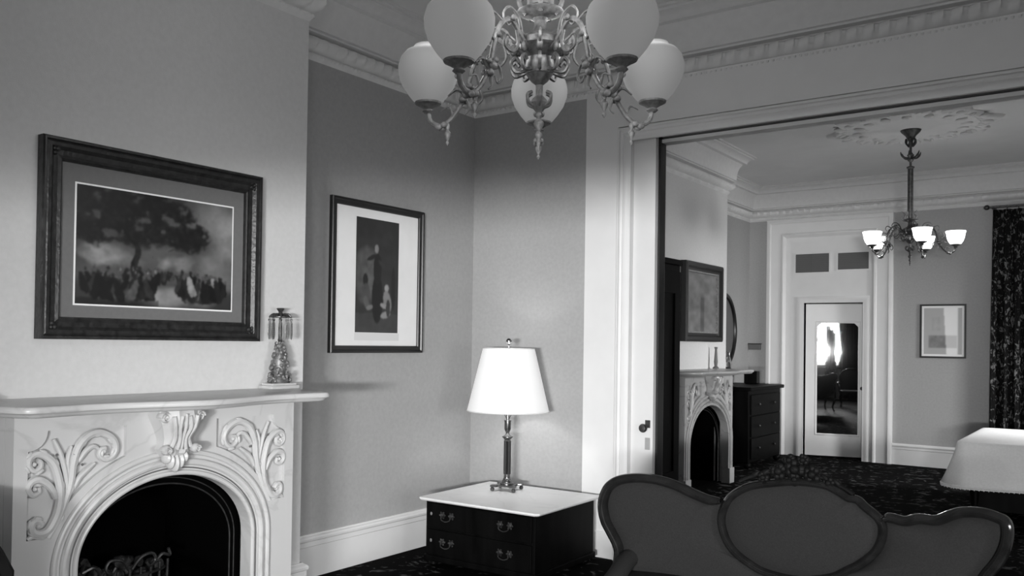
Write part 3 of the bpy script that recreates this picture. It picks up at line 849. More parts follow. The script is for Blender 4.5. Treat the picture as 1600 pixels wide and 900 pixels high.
# ---------------------------------------------------------------- low chest with marble top
t = thing('low_chest', 'low black two-drawer chest with white marble top under the lamp', 'chest', (-3.455, 5.115, 0), math.radians(1.5))
hx, hy = .44, .40
MB().box(-hx, hx, -hy, hy, .06, .448, .004).build('body', 'mahogany', t, smooth=False)
MB().box(-hx - .012, hx + .012, -hy - .012, hy + .012, .035, .075, .006).build('plinth', 'mahogany', t, smooth=False)
for sx in (-1, 1):
    for sy in (-1, 1): MB().lathe([(.02, 0), (.034, .012), (.03, .03), (.026, .037)], 12, (sx * (hx - .04), sy * (hy - .04), 0)).build('foot', 'mahogany', t)
pts = [(-hx - .045, -hy - .045 + .02), (-hx - .025, -hy - .045), (hx + .025, -hy - .045), (hx + .045, -hy - .025), (hx + .045, hy + .045), (-hx - .045, hy + .045)]
mb = MB(); rows = [(.965, .448), (.985, .452), (1., .46), (1., .466), (.992, .47)]; vs = []
for s_, z in rows: vs += [(x * s_, y * s_, z) for x, y in pts]
n_ = len(pts); fs = [(r * n_ + i, r * n_ + (i + 1) % n_, (r + 1) * n_ + (i + 1) % n_, (r + 1) * n_ + i) for r in range(len(rows) - 1) for i in range(n_)]
fs += [tuple(range(n_))[::-1], tuple(range((len(rows) - 1) * n_, len(rows) * n_))]
mb.add(vs, fs).build('marble_top', 'marble_top', t, smooth=False)['label'] = 'white marble slab top with moulded edge'
for z0, z1 in ((.085, .255), (.27, .435)):
    d = MB().box(-hx + .02, hx - .02, -hy - .014, -hy, z0, z1, .004).build('drawer', 'mahogany', t, smooth=False)
    zc = (z0 + z1) / 2 + .01
    for px in (-.25, .22):
        pm = MB(); Y_ = -hy - .016
        for s_ in (-1, 1):
            pm.lathe([(.003, .012), (.014, .009), (.02, .0)], 14, mtx=Matrix.Translation((px + s_ * .038, Y_, zc)) @ Matrix.Rotation(PI / 2, 4, 'X'))
            for k in range(6): pm.ell((px + s_ * .038 + .02 * math.cos(k * PI / 3), Y_ - .002, zc + .02 * math.sin(k * PI / 3)), (.007, .004, .007), 8, 5)
        pm.tube(spline([(px - .038, Y_ - .012, zc), (px - .036, Y_ - .02, zc - .025), (px, Y_ - .02, zc - .038), (px + .036, Y_ - .02, zc - .025), (px + .038, Y_ - .012, zc)], 5), .004, 6)
        pm.build('drawer_pull', 'pull', d)
    MB().ell((-.385, -hy - .016, zc), (.009, .004, .013), 10, 6).build('keyhole_plate', 'gilt', d)

# ---------------------------------------------------------------- table lamp
t = thing('table_lamp', 'table lamp with lit white tapered shade and dark column on the marble chest', 'lamp', (-3.62, 5.30, .47), math.radians(14))
b_ = MB(); q = .095
vs, fs = plate([[(q * c[0], q * c[1]) for c in ((-1, -1), (-.55, -1), (-.45, -.72), (.45, -.72), (.55, -1), (1, -1), (1, -.55), (.72, -.45), (.72, .45), (1, .55), (1, 1), (.55, 1), (.45, .72), (-.45, .72), (-.55, 1), (-1, 1), (-1, .55), (-.72, .45), (-.72, -.45), (-1, -.55))]], .014, .002)
b_.add([(x, y, z + .03) for x, y, z in vs], fs)
b_.lathe([(.05, .044), (.05, .052), (.038, .058), (.036, .07), (.026, .08)], 24)
b_.build('base', 'brass', t, angle=40)
for sx in (-1, 1):
    for sy in (-1, 1): MB().lathe([(.006, 0), (.013, .004), (.016, .014), (.012, .024), (.008, .031)], 14, (sx * .082, sy * .082, 0)).build('foot', 'brass', t)
MB().lathe([(.028, .078), (.03, .082), (.024, .088), (.022, .11), (.024, .115), (.024, .12)], 20).build('lower_collar', 'brass', t)
cl = MB(); n = 20; vs = []
for z in (.118, .36):
    for i in range(n * 2): vs.append(((.026 if i % 2 else .0235) * math.cos(PI * i / n), (.026 if i % 2 else .0235) * math.sin(PI * i / n), z))
cl.add(vs, [(i, (i + 1) % (2 * n), (i + 1) % (2 * n) + 2 * n, i + 2 * n) for i in range(2 * n)]); cl.build('column', 'black', t)['label'] = 'fluted black column'
MB().lathe([(.024, .355), (.026, .362), (.022, .368), (.03, .378), (.04, .386), (.04, .392), (.022, .398), (.014, .41), (.012, .42), (.018, .43), (.024, .445), (.024, .50), (.027, .503), (.027, .512), (.012, .516), (.01, .60)], 22).build('candle_socket', 'brass', t)
MB().lathe([(.302, .575), (.300, .577), (.190, 1.033), (.190, 1.036), (.187, 1.036), (.297, .575)], 64, cap=False).build('lamp_shade', 'shade', t)
for rr_, zz_ in ((.301, .578), (.190, 1.033)): MB().tube([(rr_ * math.cos(2 * PI * k / 48), rr_ * math.sin(2 * PI * k / 48), zz_) for k in range(48)], .004, 6, True).build('shade_trim', 'cloth', t)
hp = MB()
for s_ in (-1, 1): hp.tube(spline([(s_ * .01, 0, .52), (s_ * .06, 0, .65), (s_ * .06, 0, .90), (0, 0, 1.03)], 6), .003, 6)
for k in range(3): a = k * 2 * PI / 3; hp.tube([(0, 0, 1.03), (.187 * math.cos(a), .187 * math.sin(a), 1.03)], .002, 6)
hp.tube([(0, 0, 1.02), (0, 0, 1.06)], .004, 8); hp.build('harp', 'brass', t)
MB().lathe([(.006, 1.05), (.01, 1.058), (.006, 1.066), (.012, 1.07), (.021, 1.082), (.021, 1.092), (.012, 1.104), (.002, 1.108)], 18).build('finial', 'brass', t)
point('lamp_bulb_light', (-3.62, 5.30, .47 + .84), 5, .04)

# ---------------------------------------------------------------- chandeliers


def chandelier(loc, label, drop, tube_r, mt, shade_mt, rot, tube_z, knob_z, nm_shade, metal2):
    t = thing('chandelier', label, 'chandelier', loc, rot)
    b1 = MB()      # finial of beads, cup
    b1.lathe([(.001, 0), (.005, .006), (.003, .014), (.008, .026), (.003, .036), (.011, .052), (.013, .06), (.005, .07), (.016, .088), (.018, .098), (.007, .112), (.012, .122), (.008, .132), (.02, .146), (.03, .165), (.024, .178), (.012, .19), (.012, .225), (.03, .24), (.045, .26)], 16)
    for k in range(6):
        a = k * PI / 3; b1.tube(spline([(.01 * math.cos(a), .01 * math.sin(a), .15), (.04 * math.cos(a), .04 * math.sin(a), .165), (.045 * math.cos(a), .045 * math.sin(a), .19), (.028 * math.cos(a), .028 * math.sin(a), .20)], 4), .006, 6)
    b1.build('finial', mt, t)
    b2 = MB()
    b2.lathe([(.03, .25), (.045, .262), (.05, .29), (.046, .315), (.058, .33), (.075, .342), (.085, .352), (.082, .372), (.06, .388), (.032, .40), (.022, .415), (.02, .44), (.026, .45), (.05, .458), (.074, .468), (.078, .474), (.06, .478), (.02, .48), (.018, .50)], 32)
    random.seed(12)
    for k in range(10):
        a = k * 2 * PI / 10
        c, s_ = math.cos(a), math.sin(a)
        b2.tube(spline([(.05 * c, .05 * s_, .27), (.085 * c, .085 * s_, .262), (.10 * c, .10 * s_, .29), (.085 * c, .085 * s_, .31), (.072 * c, .072 * s_, .295)], 5), .0065, 6)
        b2.ell((.092 * c, .092 * s_, .335), (.016, .012, .02), 8, 6, rot=Matrix.Rotation(a, 3, 'Z'))
        b2.tube(spline([(.08 * c, .08 * s_, .36), (.11 * c, .11 * s_, .38), (.115 * c, .115 * s_, .35), (.10 * c, .10 * s_, .34)], 4), .005, 6)
    b2.build('body', metal2, t)
    MB().lathe([(tube_r, .49), (tube_r, tube_z), (tube_r * 1.4, tube_z + .01), (tube_r * 1.4, tube_z + .02), (.014, tube_z + .03)], 20).build('stem_tube', mt, t)
    MB().lathe([(.012, tube_z), (.012, drop - .12)], 12).build('hanging_rod', mt, t)
    kn = MB().lathe([(.014, knob_z - .06), (.03, knob_z - .04), (.022, knob_z - .01), (.035, knob_z + .01), (.014, knob_z + .04)], 16)
    for k in range(6):
        a = k * PI / 3; c, s_ = math.cos(a), math.sin(a)
        kn.tube(spline([(.02 * c, .02 * s_, knob_z - .02), (.06 * c, .06 * s_, knob_z - .015), (.09 * c, .09 * s_, knob_z + .015), (.10 * c, .10 * s_, knob_z + .045)], 4), [.012] * 8 + [.01, .008, .006, .004, .003], 6)
    kn.build('leaf_knob', mt, t)
    cn = MB().lathe([(.012, drop - .18), (.03, drop - .15), (.02, drop - .12), (.05, drop - .06), (.09, drop - .02), (.10, drop)], 20)
    for k in range(6):
        a = k * PI / 3; c, s_ = math.cos(a), math.sin(a)
        cn.tube(spline([(.02 * c, .02 * s_, drop - .17), (.05 * c, .05 * s_, drop - .13), (.045 * c, .045 * s_, drop - .09)], 4), .009, 6)
    cn.build('canopy', mt, t)
    # small standing ornaments round the stem foot
    for k in range(5):
        a = (k + .5) * 2 * PI / 5; c, s_ = math.cos(a), math.sin(a)
        MB().tube(spline([(.05 * c, .05 * s_, .46), (.075 * c, .075 * s_, .50), (.05 * c, .05 * s_, .53), (.08 * c, .08 * s_, .565)], 4), [.009] * 6 + [.008] * 4 + [.005, .004, .003], 6).build('stem_leaf', shade_mt if shade_mt == 'litglass_' else 'gilt', t)
    for k in range(5):
        a = 2 * PI * k / 5
        R = Matrix.Rotation(a, 4, 'Z')
        arm = MB()
        sp = spline([(.06, 0, .33), (.11, 0, .365), (.16, 0, .40), (.21, 0, .375), (.245, 0, .30), (.27, 0, .215), (.315, 0, .145), (.36, 0, .118), (.40, 0, .135), (.412, 0, .175)], 5)
        arm.tube(sp, .0085, 8, mtx=R)
        for pts, r in (([(.10, 0, .36), (.12, 0, .42), (.17, 0, .44), (.20, 0, .41), (.18, 0, .38), (.16, 0, .39)], .006),
                       ([(.13, 0, .38), (.12, 0, .33), (.15, 0, .30), (.19, 0, .31), (.19, 0, .345), (.165, 0, .345)], .006),
                       ([(.20, 0, .38), (.25, 0, .40), (.27, 0, .37), (.25, 0, .35)], .0055),
                       ([(.24, 0, .31), (.29, 0, .33), (.31, 0, .29), (.285, 0, .27)], .006),
                       ([(.26, 0, .24), (.22, 0, .235), (.205, 0, .20), (.225, 0, .18), (.24, 0, .20)], .006),
                       ([(.27, 0, .215), (.30, 0, .24), (.335, 0, .22)], .007),
                       ([(.27, 0, .215), (.255, 0, .17), (.27, 0, .15)], .007),
                       ([(.315, 0, .145), (.33, 0, .18), (.36, 0, .17)], .005)):
            s2 = spline(pts, 4); L = len(s2); arm.tube(s2, [r * (1 - .6 * i / L) for i in range(L)], 6, mtx=R)
        for (x, z, r) in ((.262, .225, .018), (.275, .20, .015), (.25, .245, .013), (.282, .235, .012), (.345, .118, .013), (.365, .112, .014), (.235, .33, .012), (.16, .405, .013)):
            for dy in (-.012, .012): arm.ell((x, dy, z), (r, r * .6, r * .8), 8, 6, mtx=R)
        if shade_mt == 'globe':
            arm.lathe([(.001, .045), (.007, .055), (.003, .063), (.01, .078), (.013, .088), (.005, .10), (.009, .11), (.006, .125)], 10, (.335, 0, 0), mtx=R)
        o = arm.build('arm', mt, t)
        MB().lathe([(.012, .165), (.02, .172), (.014, .18), (.03, .19), (.046, .198), (.048, .204), (.03, .204), (.01, .20)], 20, (.412, 0, 0), mtx=R).build('shade_holder', mt, o)
        if shade_mt == 'globe':
            pr = [(.040, .200), (.052, .208), (.072, .232), (.094, .265), (.106, .30), (.108, .33), (.100, .36), (.082, .382), (.060, .392), (.052, .405), (.048, .405), (.05, .395)]
        else:
            pr = [(.034, .200), (.05, .208), (.068, .235), (.080, .27), (.086, .31), (.094, .335), (.090, .338), (.08, .31), (.06, .24), (.03, .21)]
        MB().lathe(pr, 32, (.412, 0, 0), mtx=R, cap=False).build(nm_shade, shade_mt, o)
    return t


view_rot = math.atan2(2.48, -1.585)       # first arm points straight away from the camera
chandelier((-1.585, 2.48, 2.19), 'large near chandelier with five frosted glass shades hanging from the ceiling', ZC - 2.19, .045, 'gilt', 'globe', view_rot, 1.0, 1.12, 'glass_shade', 'antique')
chandelier((-1.80, 9.93, 2.40), 'distant chandelier with blazing white shades on a long dark stem in the far room', ZC - .045 - 2.40, .027, 'bronze', 'litglass', view_rot + .5, 1.0, 1.13, 'glass_shade', 'bronze')
for k in range(5):
    a = view_rot + 2 * PI * k / 5
    point('chandelier_lamp_light', (-1.585 + .412 * math.cos(a), 2.48 + .412 * math.sin(a), 2.19 + .44), 5.8, .05)
for k in range(5):
    a = view_rot + .5 + 2 * PI * k / 5
    point('chandelier_bulb_light', (-1.80 + .412 * math.cos(a), 9.93 + .412 * math.sin(a), 2.40 + .175), 10, .03, 168)

# ---------------------------------------------------------------- sofa
LW = [(-1.527, 0.819), (-1.581, 0.819), (-1.657, 0.842), (-1.734, 0.871), (-1.827, 0.891), (-1.92, 0.893), (-2.004, 0.877), (-2.057, 0.844), (-2.082, 0.797), (-2.091, 0.739), (-2.077, 0.67), (-2.048, 0.615), (-2.019, 0.561), (-2.009, 0.518), (-2.015, 0.444), (-2.02, 0.38)]
MD = [(-1.174, 0.945), (-1.288, 0.927), (-1.398, 0.898), (-1.477, 0.845), (-1.512, 0.781), (-1.52, 0.72), (-1.499, 0.648), (-1.459, 0.593), (-1.394, 0.55), (-1.312, 0.518), (-1.17, 0.510), (-1.033, 0.545), (-0.966, 0.587), (-0.913, 0.624), (-0.854, 0.683), (-0.826, 0.742), (-0.822, 0.797), (-0.845, 0.836), (-0.897, 0.873), (-0.924, 0.896), (-0.961, 0.9), (-1.004, 0.922), (-1.064, 0.943)]
RW = [(-0.814, 0.83), (-0.789, 0.839), (-0.734, 0.834), (-0.68, 0.853), (-0.617, 0.856), (-0.565, 0.884), (-0.519, 0.904), (-0.456, 0.912), (-0.407, 0.905), (-0.372, 0.889), (-0.363, 0.849), (-0.372, 0.791), (-0.397, 0.732), (-0.43, 0.68), (-0.45, 0.635), (-.452, .55), (-.44, .44), (-.44, .38)]
SX, SY = -1.2, 4.05
ys = lambda x: SY - .12 * ((x - SX) / .9) ** 2
t = thing('sofa', 'dark carved medallion-back sofa with grey upholstery, its back to the far room', 'sofa', (SX, SY, 0))
loc3 = lambda x, z, d=0.: (x - SX, ys(x) - SY - d, z)


def bar(pts, r, closed, n=8):
    sp = spline([loc3(x, z, .02) for x, z in pts], 6, closed); L = len(sp)
    rr = [r * (1 if closed else min(1, .55 + i / 10, .55 + (L - 1 - i) / 10)) for i in range(L)]
    mb = MB().tube(sp, rr, 10, closed, flat=(1, 1.5, 1))
    # raised bead along the front of the rail
    mb.tube([(p.x, p.y - r * 1.25, p.z) for p in sp], r * .36, 6, closed)
    return mb


def puff(outline, d0, bulge, n=6, name='x'):
    """upholstered panel filling an outline (star-shaped about its middle)"""
    sp = spline([(x, z, 0) for x, z in outline], 4, True); cx = sum(p.x for p in sp) / len(sp); cz = sum(p.y for p in sp) / len(sp)
    vs = [loc3(cx, cz, d0 + bulge)]; N = len(sp); R = 8
    for k in range(1, R + 1):
        s_ = k / R
        for p in sp:
            x = cx + (p.x - cx) * s_; z = cz + (p.y - cz) * s_
            vs.append(loc3(x, z, d0 + bulge * (1 - s_ ** 2.6) - .012 * (s_ > .99)))
    fs = [(0, 1 + i, 1 + (i + 1) % N) for i in range(N)]
    for k in range(R - 1):
        for i in range(N): a = 1 + k * N + i; b = 1 + k * N + (i + 1) % N; fs.append((a, b, b + N, a + N))
    # back side
    base = len(vs); vs += [loc3(p.x, p.y, -.035) for p in sp]; L = 1 + (R - 1) * N
    for i in range(N): fs.append((L + i, L + (i + 1) % N, base + (i + 1) % N, base + i))
    fs.append(tuple(range(base, base + N)))
    return MB().add(vs, fs)


fr = bar(LW, .024, False); fr.build('wing_frame', 'sofa_wood', t)
fr = bar(RW, .022, False); fr.build('wing_frame', 'sofa_wood', t)
bar(MD, .019, True).build('medallion_frame', 'sofa_wood', t)
puff(MD, .022, .045).build('medallion_upholstery', 'velvet', t)
lwo = LW[:-1] + [(-2.0, .40), (-1.2, .40), (-1.2, .515), (-1.33, .52), (-1.42, .56), (-1.48, .61), (-1.51, .68), (-1.52, .75)]
puff([(-1.52, .80), (-1.6, .81), (-1.70, .855), (-1.827, .889), (-1.92, .891), (-2.004, .875), (-2.055, .842), (-2.082, .795), (-2.09, .739), (-2.077, .67), (-2.048, .615), (-2.019, .561), (-2.012, .518), (-2.015, .42), (-1.7, .40), (-1.3, .40), (-1.3, .50), (-1.42, .56), (-1.5, .66)], .006, .035).build('wing_upholstery', 'velvet', t)
puff([(-.825, .81), (-.734, .825), (-.617, .846), (-.519, .89), (-.456, .90), (-.407, .893), (-.385, .87), (-.375, .84), (-.385, .79), (-.41, .73), (-.44, .68), (-.463, .635), (-.46, .55), (-.45, .42), (-.7, .40), (-1.05, .40), (-1.05, .52), (-.92, .60), (-.84, .68)], .006, .035).build('wing_upholstery', 'velvet', t)
# carved crest of roses and leaves
cr = MB(); random.seed(21)
for (x, z, r) in ((-1.19, 1.0, .046), (-1.115, .985, .040), (-1.262, .985, .038), (-1.155, 1.045, .026), (-1.215, 1.04, .028), (-1.33, .95, .026), (-1.045, .955, .028), (-1.19, .955, .03)):
    cr.ell(loc3(x, z, .035), (r * .5, r * .5, r * .5), 10, 8)
    for k in range(6):
        a = k * PI / 3 + random.random(); cr.ell(loc3(x + r * .62 * math.cos(a), z + r * .62 * math.sin(a), .028), (r * .45, r * .38, r * .45), 8, 6)
    cr.ell(loc3(x, z, .005), (r * .9, r * .5, r * .9), 10, 8)
for s_ in (-1, 1):
    for q in range(3):
        x = -1.19 + s_ * (.09 + .045 * q); z = .985 - .014 * q
        cr.ell(loc3(x, z, .02), (.03, .01, .013), 8, 6, rot=Matrix.Rotation(s_ * (.5 + .1 * q), 3, 'Y'))
    cr.tube(spline([loc3(-1.19 + s_ * .05, .955, .02), loc3(-1.19 + s_ * .12, .975, .02), loc3(-1.19 + s_ * .2, .945, .02), loc3(-1.19 + s_ * .25, .918, .02)], 5), .009, 6)
cr.build('carved_crest', mat('crest_wood', .004, .6, noise=.4, spec=.12), t)
# seat, rail, arms, legs
se = MB().grid(lambda u, v: (-.80 + 1.56 * u, -.70 + .66 * v + .05 * (2 * u - 1) ** 2, .42 + .05 * math.sin(PI * u) ** .4 * math.sin(PI * (.05 + .9 * v)) ** .5), 30, 12)
se.build('seat_cushion', 'velvet', t)
MB().box(-.80, .76, -.68, -.02, .30, .425, .015).build('seat_rail', 'sofa_wood', t)
for s_, xo in ((-1, -.80), (1, .75)):
    xa = xo + .03 if s_ < 0 else xo - .03
    MB().tube(spline([(xa - s_ * .01, -.06, .50), (xa - s_ * .02, -.16, .49), (xa - s_ * .05, -.32, .455), (xa - s_ * .06, -.42, .43)], 5), [.045] * 16, 12).build('arm_pad', 'velvet', t)
    MB().tube(spline([(xa, -.02, .45), (xa - s_ * .02, -.2, .44), (xa - s_ * .05, -.42, .40), (xa - s_ * .04, -.5, .37), (xa - s_ * .03, -.52, .32)], 5), .022, 8).build('arm_frame', 'sofa_wood', t)
    for yy, ph in ((-.62, 1), (-.04, -1)):
        MB().tube(spline([(xo - s_ * .03, yy, .34), (xo - s_ * .0, yy - ph * .02, .25), (xo - s_ * .03, yy - ph * .0, .12), (xo, yy - ph * .03, .012)], 5), [.04, .038, .036, .034, .032, .03, .028, .026, .024, .022, .02, .018, .018, .018, .02, .022], 8).build('leg', 'sofa_wood', t)

# ---------------------------------------------------------------- far room furniture
# wardrobe
t = thing('wardrobe', 'tall black wardrobe in the far room, just behind the sliding door edge', 'wardrobe', (-3.97, 7.42, 0))
MB().box(-.45, .425, -.775, .775, .10, 2.27, .006).build('body', 'mahogany', t, smooth=False)
MB().box(-.46, .455, -.78, .78, 0, .12, .01).build('plinth', 'mahogany', t, smooth=False)
MB().box(-.46, .45, -.778, .778, 2.33, 2.385, .012).box(-.455, .425, -.76, .76, 2.26, 2.335, .012).build('cornice', 'mahogany', t, smooth=False)
for y0, y1 in ((-.70, -.01), (.01, .70)):
    lp = plate([[(y0, .2), (y0, 2.2), (y1, 2.2), (y1, .2)], [(y0 + .1, .32), (y1 - .1, .32), (y1 - .1, 2.05), (y0 + .1, 2.05)]], .02)
    d = MB().add([(.425 + w_, u, v) for u, v, w_ in lp[0]], lp[1]).build('door', 'mahogany', t, smooth=False)
    MB().ell((.455, (y1 - .05) if y1 < .1 else (y0 + .05), 1.1), (.018, .012, .012), 10, 8).build('knob', 'bronze', d)
# low cabinet in the corner
t = thing('cabinet', 'black waist-high cabinet in the far corner between mantel and door casing', 'cabinet', (-4.09, 11.5, 0))
MB().box(-.34, .30, -.62, .62, .08, .99, .006).build('body', 'mahogany', t, smooth=False)
MB().box(-.345, .345, -.66, .66, .985, 1.03, .012).build('top', 'mahogany', t, smooth=False)
MB().box(-.16, .02, .50, .62, 1.03, 1.20, .008).build('gallery', 'mahogany', t, smooth=False)
for z0, z1 in ((.12, .38), (.40, .66), (.68, .93)):
    d = MB().box(.30, .322, -.56, .56, z0, z1, .006).build('drawer', 'mahogany', t, smooth=False)
    for yy in (-.3, .3): MB().ell((.335, yy, (z0 + z1) / 2), (.015, .015, .015), 10, 8).build('knob', 'bronze', d)
for sx in (-.30, .27):
    for sy in (-.57, .57): MB().ell((sx, sy, .045), (.05, .05, .045), 12, 8).build('foot', 'mahogany', t)
# oval mirror and vases
t = thing('oval_mirror', 'dark oval-framed mirror half hidden behind the distant chimney corner', 'mirror', (FX + .005, 11.72, 1.75))
MB().tube([(.02, .44 * math.cos(2 * PI * k / 64), .50 * math.sin(2 * PI * k / 64)) for k in range(64)], .032, 8, True).build('frame', 'black', t)
MB().add([(.012, .43 * math.cos(2 * PI * k / 48), .49 * math.sin(2 * PI * k / 48)) for k in range(48)] + [(0.0, .43 * math.cos(2 * PI * k / 48), .49 * math.sin(2 * PI * k / 48)) for k in range(48)], [tuple(range(48)), tuple(range(48, 96))] + [(k, (k + 1) % 48, 48 + (k + 1) % 48, 48 + k) for k in range(48)]).build('mirror_pane', 'louvre', t, smooth=False)
t = thing('oil_lamp', 'dark glass oil lamp on the black cabinet beside the distant mantel end', 'lamp', (-4.12, 11.05, 1.032))
MB().lathe([(.07, 0), (.07, .015), (.03, .03), (.02, .07), (.05, .10), (.075, .14), (.075, .19), (.04, .22), (.03, .24)], 20).build('font', 'bronze', t)
MB().lathe([(.028, .23), (.045, .27), (.04, .31), (.025, .37), (.023, .44), (.021, .44), (.022, .37)], 16, cap=False).build('chimney', 'glass', t)
o = MB().lathe([(.035, 0), (.035, .012), (.016, .03), (.022, .08), (.016, .16), (.012, .22), (.02, .245), (.012, .25)], 16).build('vase', 'louvre')
o.location = (-3.80, 9.80, 1.28); tag(o, 'slim grey vase standing at the right end of the distant mantel', 'vase')
# small box on the end wall
t = thing('wall_thermostat', 'small dark box fixed to the wall above the black cabinet', 'thermostat', (-4.37, FY, 1.535))
MB().box(-.085, .085, -.035, 0, -.04, .04, .006).build('body', 'louvre', t, smooth=False)
MB().box(-.095, .095, -.04, 0, .038, .052, .003).build('cap', 'iron', t, smooth=False)

# table under a white cloth
t = thing('table', 'dark long table hidden under the white cloth in the far room', 'table', (-.25, 9.75, 0))
MB().box(-.93, 1.2, -.80, .85, .66, .70, .006).build('tabletop', 'mahogany', t, smooth=False)
MB().box(-.86, 1.13, -.73, .78, .12, .66).build('apron', 'mahogany', t, smooth=False)
for sx in (-.84, 1.1):
    for sy in (-.70, .75): MB().lathe([(.03, 0), (.04, .03), (.035, .1), (.05, .3), (.04, .66)], 12, (sx, sy, 0)).build('leg', 'mahogany', t)


def cloth(hx0, hx1, hy0, hy1, top, bot):
    vs = []; fs = []; per = []
    R = .07

    def ring(e, z, wave):
        out = []; x0, x1, y0, y1 = hx0 - e, hx1 + e, hy0 - e, hy1 + e; r = R + e
        for (cxx, cyy, a0) in ((x1 - r, y1 - r, 0), (x0 + r, y1 - r, PI / 2), (x0 + r, y0 + r, PI), (x1 - r, y0 + r, 3 * PI / 2)):
            for k in range(9): a = a0 + PI / 2 * k / 8; out.append((cxx + r * math.cos(a), cyy + r * math.sin(a), math.cos(a), math.sin(a)))
        dens = []
        for i in range(len(out)):
            p, q = out[i], out[(i + 1) % len(out)]; L = math.hypot(q[0] - p[0], q[1] - p[1]); n = max(1, int((L - 2 * e * .2) / .06)) if i % 9 == 8 else 1
            if i % 9 == 8: n = 28
            for k in range(n): tt = k / n; dens.append([p[j] + (q[j] - p[j]) * tt for j in range(4)])
        res = []
        for i, p in enumerate(dens):
            wv = wave * (math.sin(i * .55) + .5 * math.sin(i * .23 + 1)); res.append((p[0] + p[2] * wv, p[1] + p[3] * wv, z + wave * .35 * math.sin(i * .31)))
        return res
    rings = [ring(-.012, top, 0), ring(0, top - .006, 0), ring(.01, top - .03, .001), ring(.02, top - .09, .004), ring(.055, top - .2, .012), ring(.09, top - .3, .02), ring(.125, bot, .028)]
    n = len(rings[0])
    for r in rings: vs += r
    fs = [(j * n + i, j * n + (i + 1) % n, (j + 1) * n + (i + 1) % n, (j + 1) * n + i) for j in range(len(rings) - 1) for i in range(n)]
    fs.append(tuple(range(n)))
    return MB().add(vs, fs), rings[-1]


cm, hem = cloth(-1.22, .99, 8.91, 10.64, .725, .34)
cl_ = cm.build('tablecloth', 'cloth', angle=60); tag(cl_, 'white cloth with fringed hem draped over the table at the right edge', 'tablecloth')
md_ = cl_.modifiers.new('s', 'SOLIDIFY'); md_.thickness = .004; md_.offset = 1
fm = MB()
for i in range(len(hem)):
    p, q = Vector(hem[i]), Vector(hem[(i + 1) % len(hem)]); n = max(1, int((q - p).length / .011))
    for k in range(n):
        a = p.lerp(q, k / n); fm.tube([(a.x, a.y, a.z + .006), (a.x, a.y, a.z - .018 - .006 * math.sin(k * 2.1))], [.006, .004], 5)
fm.tube([(p[0], p[1], p[2] + .004) for p in hem], .007, 6, True)
fm.tube([(p[0], p[1], p[2] - .012) for p in hem], .005, 6, True)
fo = fm.build('fringe', 'cloth', cl_); fo['kind'] = 'stuff'

# patterned curtain at the right edge with rod


def curtain(nm, label, p0, p1, z0, z1, amp=.045, folds=7, group=None, flare=0., out=(0, -1)):
    t = thing(nm, label, 'curtain', (p0[0], p0[1], 0), group=group)
    dx, dy = p1[0] - p0[0], p1[1] - p0[1]; n = folds * 14

    def fn(u, v):
        w_ = amp * (.55 + .45 * (1 - v)) * math.sin(2 * PI * folds * u + .6 * math.sin(v * 3)) + .012 * math.sin(5 * PI * folds * u + v * 4)
        uu = u - flare * (1 - v) * (1 - u)
        return (dx * uu + out[0] * w_, dy * uu + out[1] * w_, z0 + (z1 - z0) * v)
    o = MB().grid(fn, n, 24).build('drape', 'curtain', t, angle=80)
    md = o.modifiers.new('s', 'SOLIDIFY'); md.thickness = .006
    return t


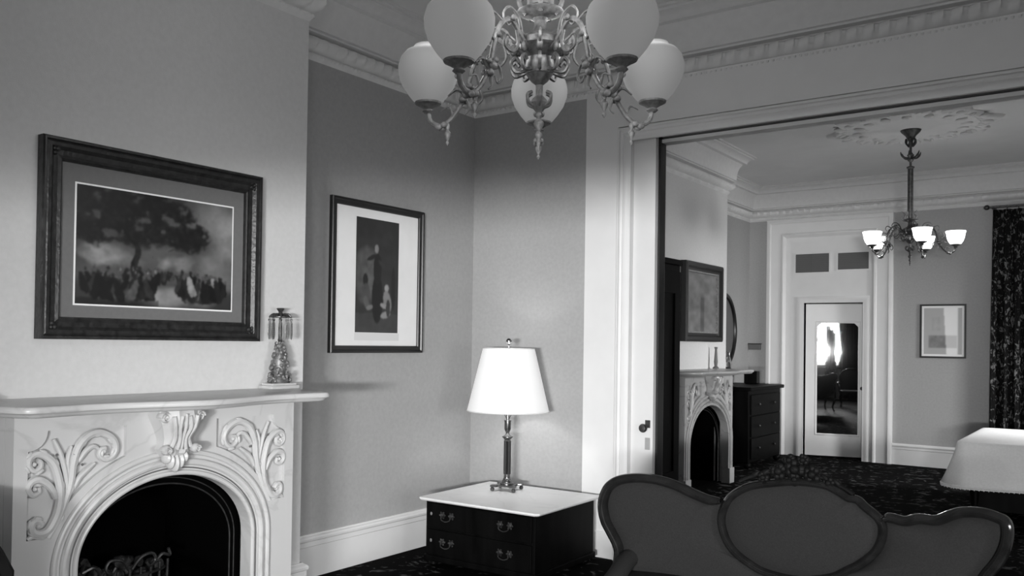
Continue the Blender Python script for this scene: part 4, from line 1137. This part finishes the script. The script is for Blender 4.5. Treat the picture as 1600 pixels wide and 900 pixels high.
cu = curtain('curtain', 'dark leaf-patterned curtain hanging by the far end wall at the right edge', (-1.352, 12.64), (-.35, 12.64), .03, 3.29, folds=8, flare=.03)
t = thing('curtain_rod', 'thin metal curtain rod with ball finial above the patterned curtain', 'curtain rod', (-1.40, 12.64, 3.325))
MB().tube([(0, 0, 0), (1.9, 0, 0)], .014, 10).build('rod', 'bronze', t)
MB().ell((-.02, 0, 0), (.035, .032, .032), 14, 10).build('finial', 'bronze', t)
MB().box(.03, .05, 0, .16, -.015, .015).build('bracket', 'bronze', t, smooth=False)
for k in range(9):
    MB().tube([(.08 + .12 * k, .024 * math.cos(2 * PI * q / 16), .024 * math.sin(2 * PI * q / 16) - .008) for q in range(16)], .004, 6, True).build('curtain_ring', 'bronze', t)

# window curtains and chairs near the camera, seen in the door mirror
curtain('curtain', 'patterned curtain over the right half of the bright window, seen only in the door mirror', (.92, YK + .13), (1.24, YK + .13), .03, 2.95, folds=3, out=(0, 1))
dk = curtain('curtain', 'plain dark curtain right of the bright window, seen only in the door mirror', (1.36, YK + .13), (1.95, YK + .13), .03, 2.95, folds=5, out=(0, 1))
dk.children[0].data.materials.clear(); dk.children[0].data.materials.append(mat('dark_drape', .012, .9, noise=.3))


def armchair(loc, rot, label):
    t = thing('armchair', label, 'chair', loc, rot)
    MB().box(-.30, .30, -.28, .28, .34, .44, .03).build('seat', 'velvet', t)
    n = 14

    def bk(u, v):
        a = (u - .5) * 2; top = .98 - .16 * a * a * a * a - .03 * a * a
        return (a * (.29 + .02 * v), .26 + .07 * v - .05 * a * a - .03 * math.sin(PI * v) * (1 - a * a), .42 + (top - .42) * v)
    b_ = MB().grid(bk, n, 10).build('backrest', 'velvet', t); md = b_.modifiers.new('s', 'SOLIDIFY'); md.thickness = .06; md.offset = 1
    MB().tube([bk(0, v / 10) for v in range(11)] + [bk(u / 20, 1) for u in range(1, 21)] + [bk(1, 1 - v / 10) for v in range(1, 11)], .022, 8).build('back_frame', 'mahogany', t)
    for s_ in (-1, 1):
        MB().tube(spline([(s_ * .29, .27, .62), (s_ * .33, 0, .64), (s_ * .33, -.2, .62), (s_ * .31, -.26, .55), (s_ * .29, -.24, .40)], 5), .022, 8).build('arm', 'mahogany', t)
        MB().tube(spline([(s_ * .26, -.24, .36), (s_ * .28, -.27, .25), (s_ * .25, -.25, .12), (s_ * .26, -.27, .012)], 4), .022, 8).build('leg', 'mahogany', t)
        MB().tube([(s_ * .26, .25, .36), (s_ * .27, .33, .012)], .02, 8).build('leg', 'mahogany', t)
    return t


armchair((-2.75, .955, 0), math.radians(62), 'dark rounded chair back cut off at the lower left corner')
armchair((.55, 2.3, 0), math.radians(200), 'dark armchair standing near the window, seen only in the door mirror')
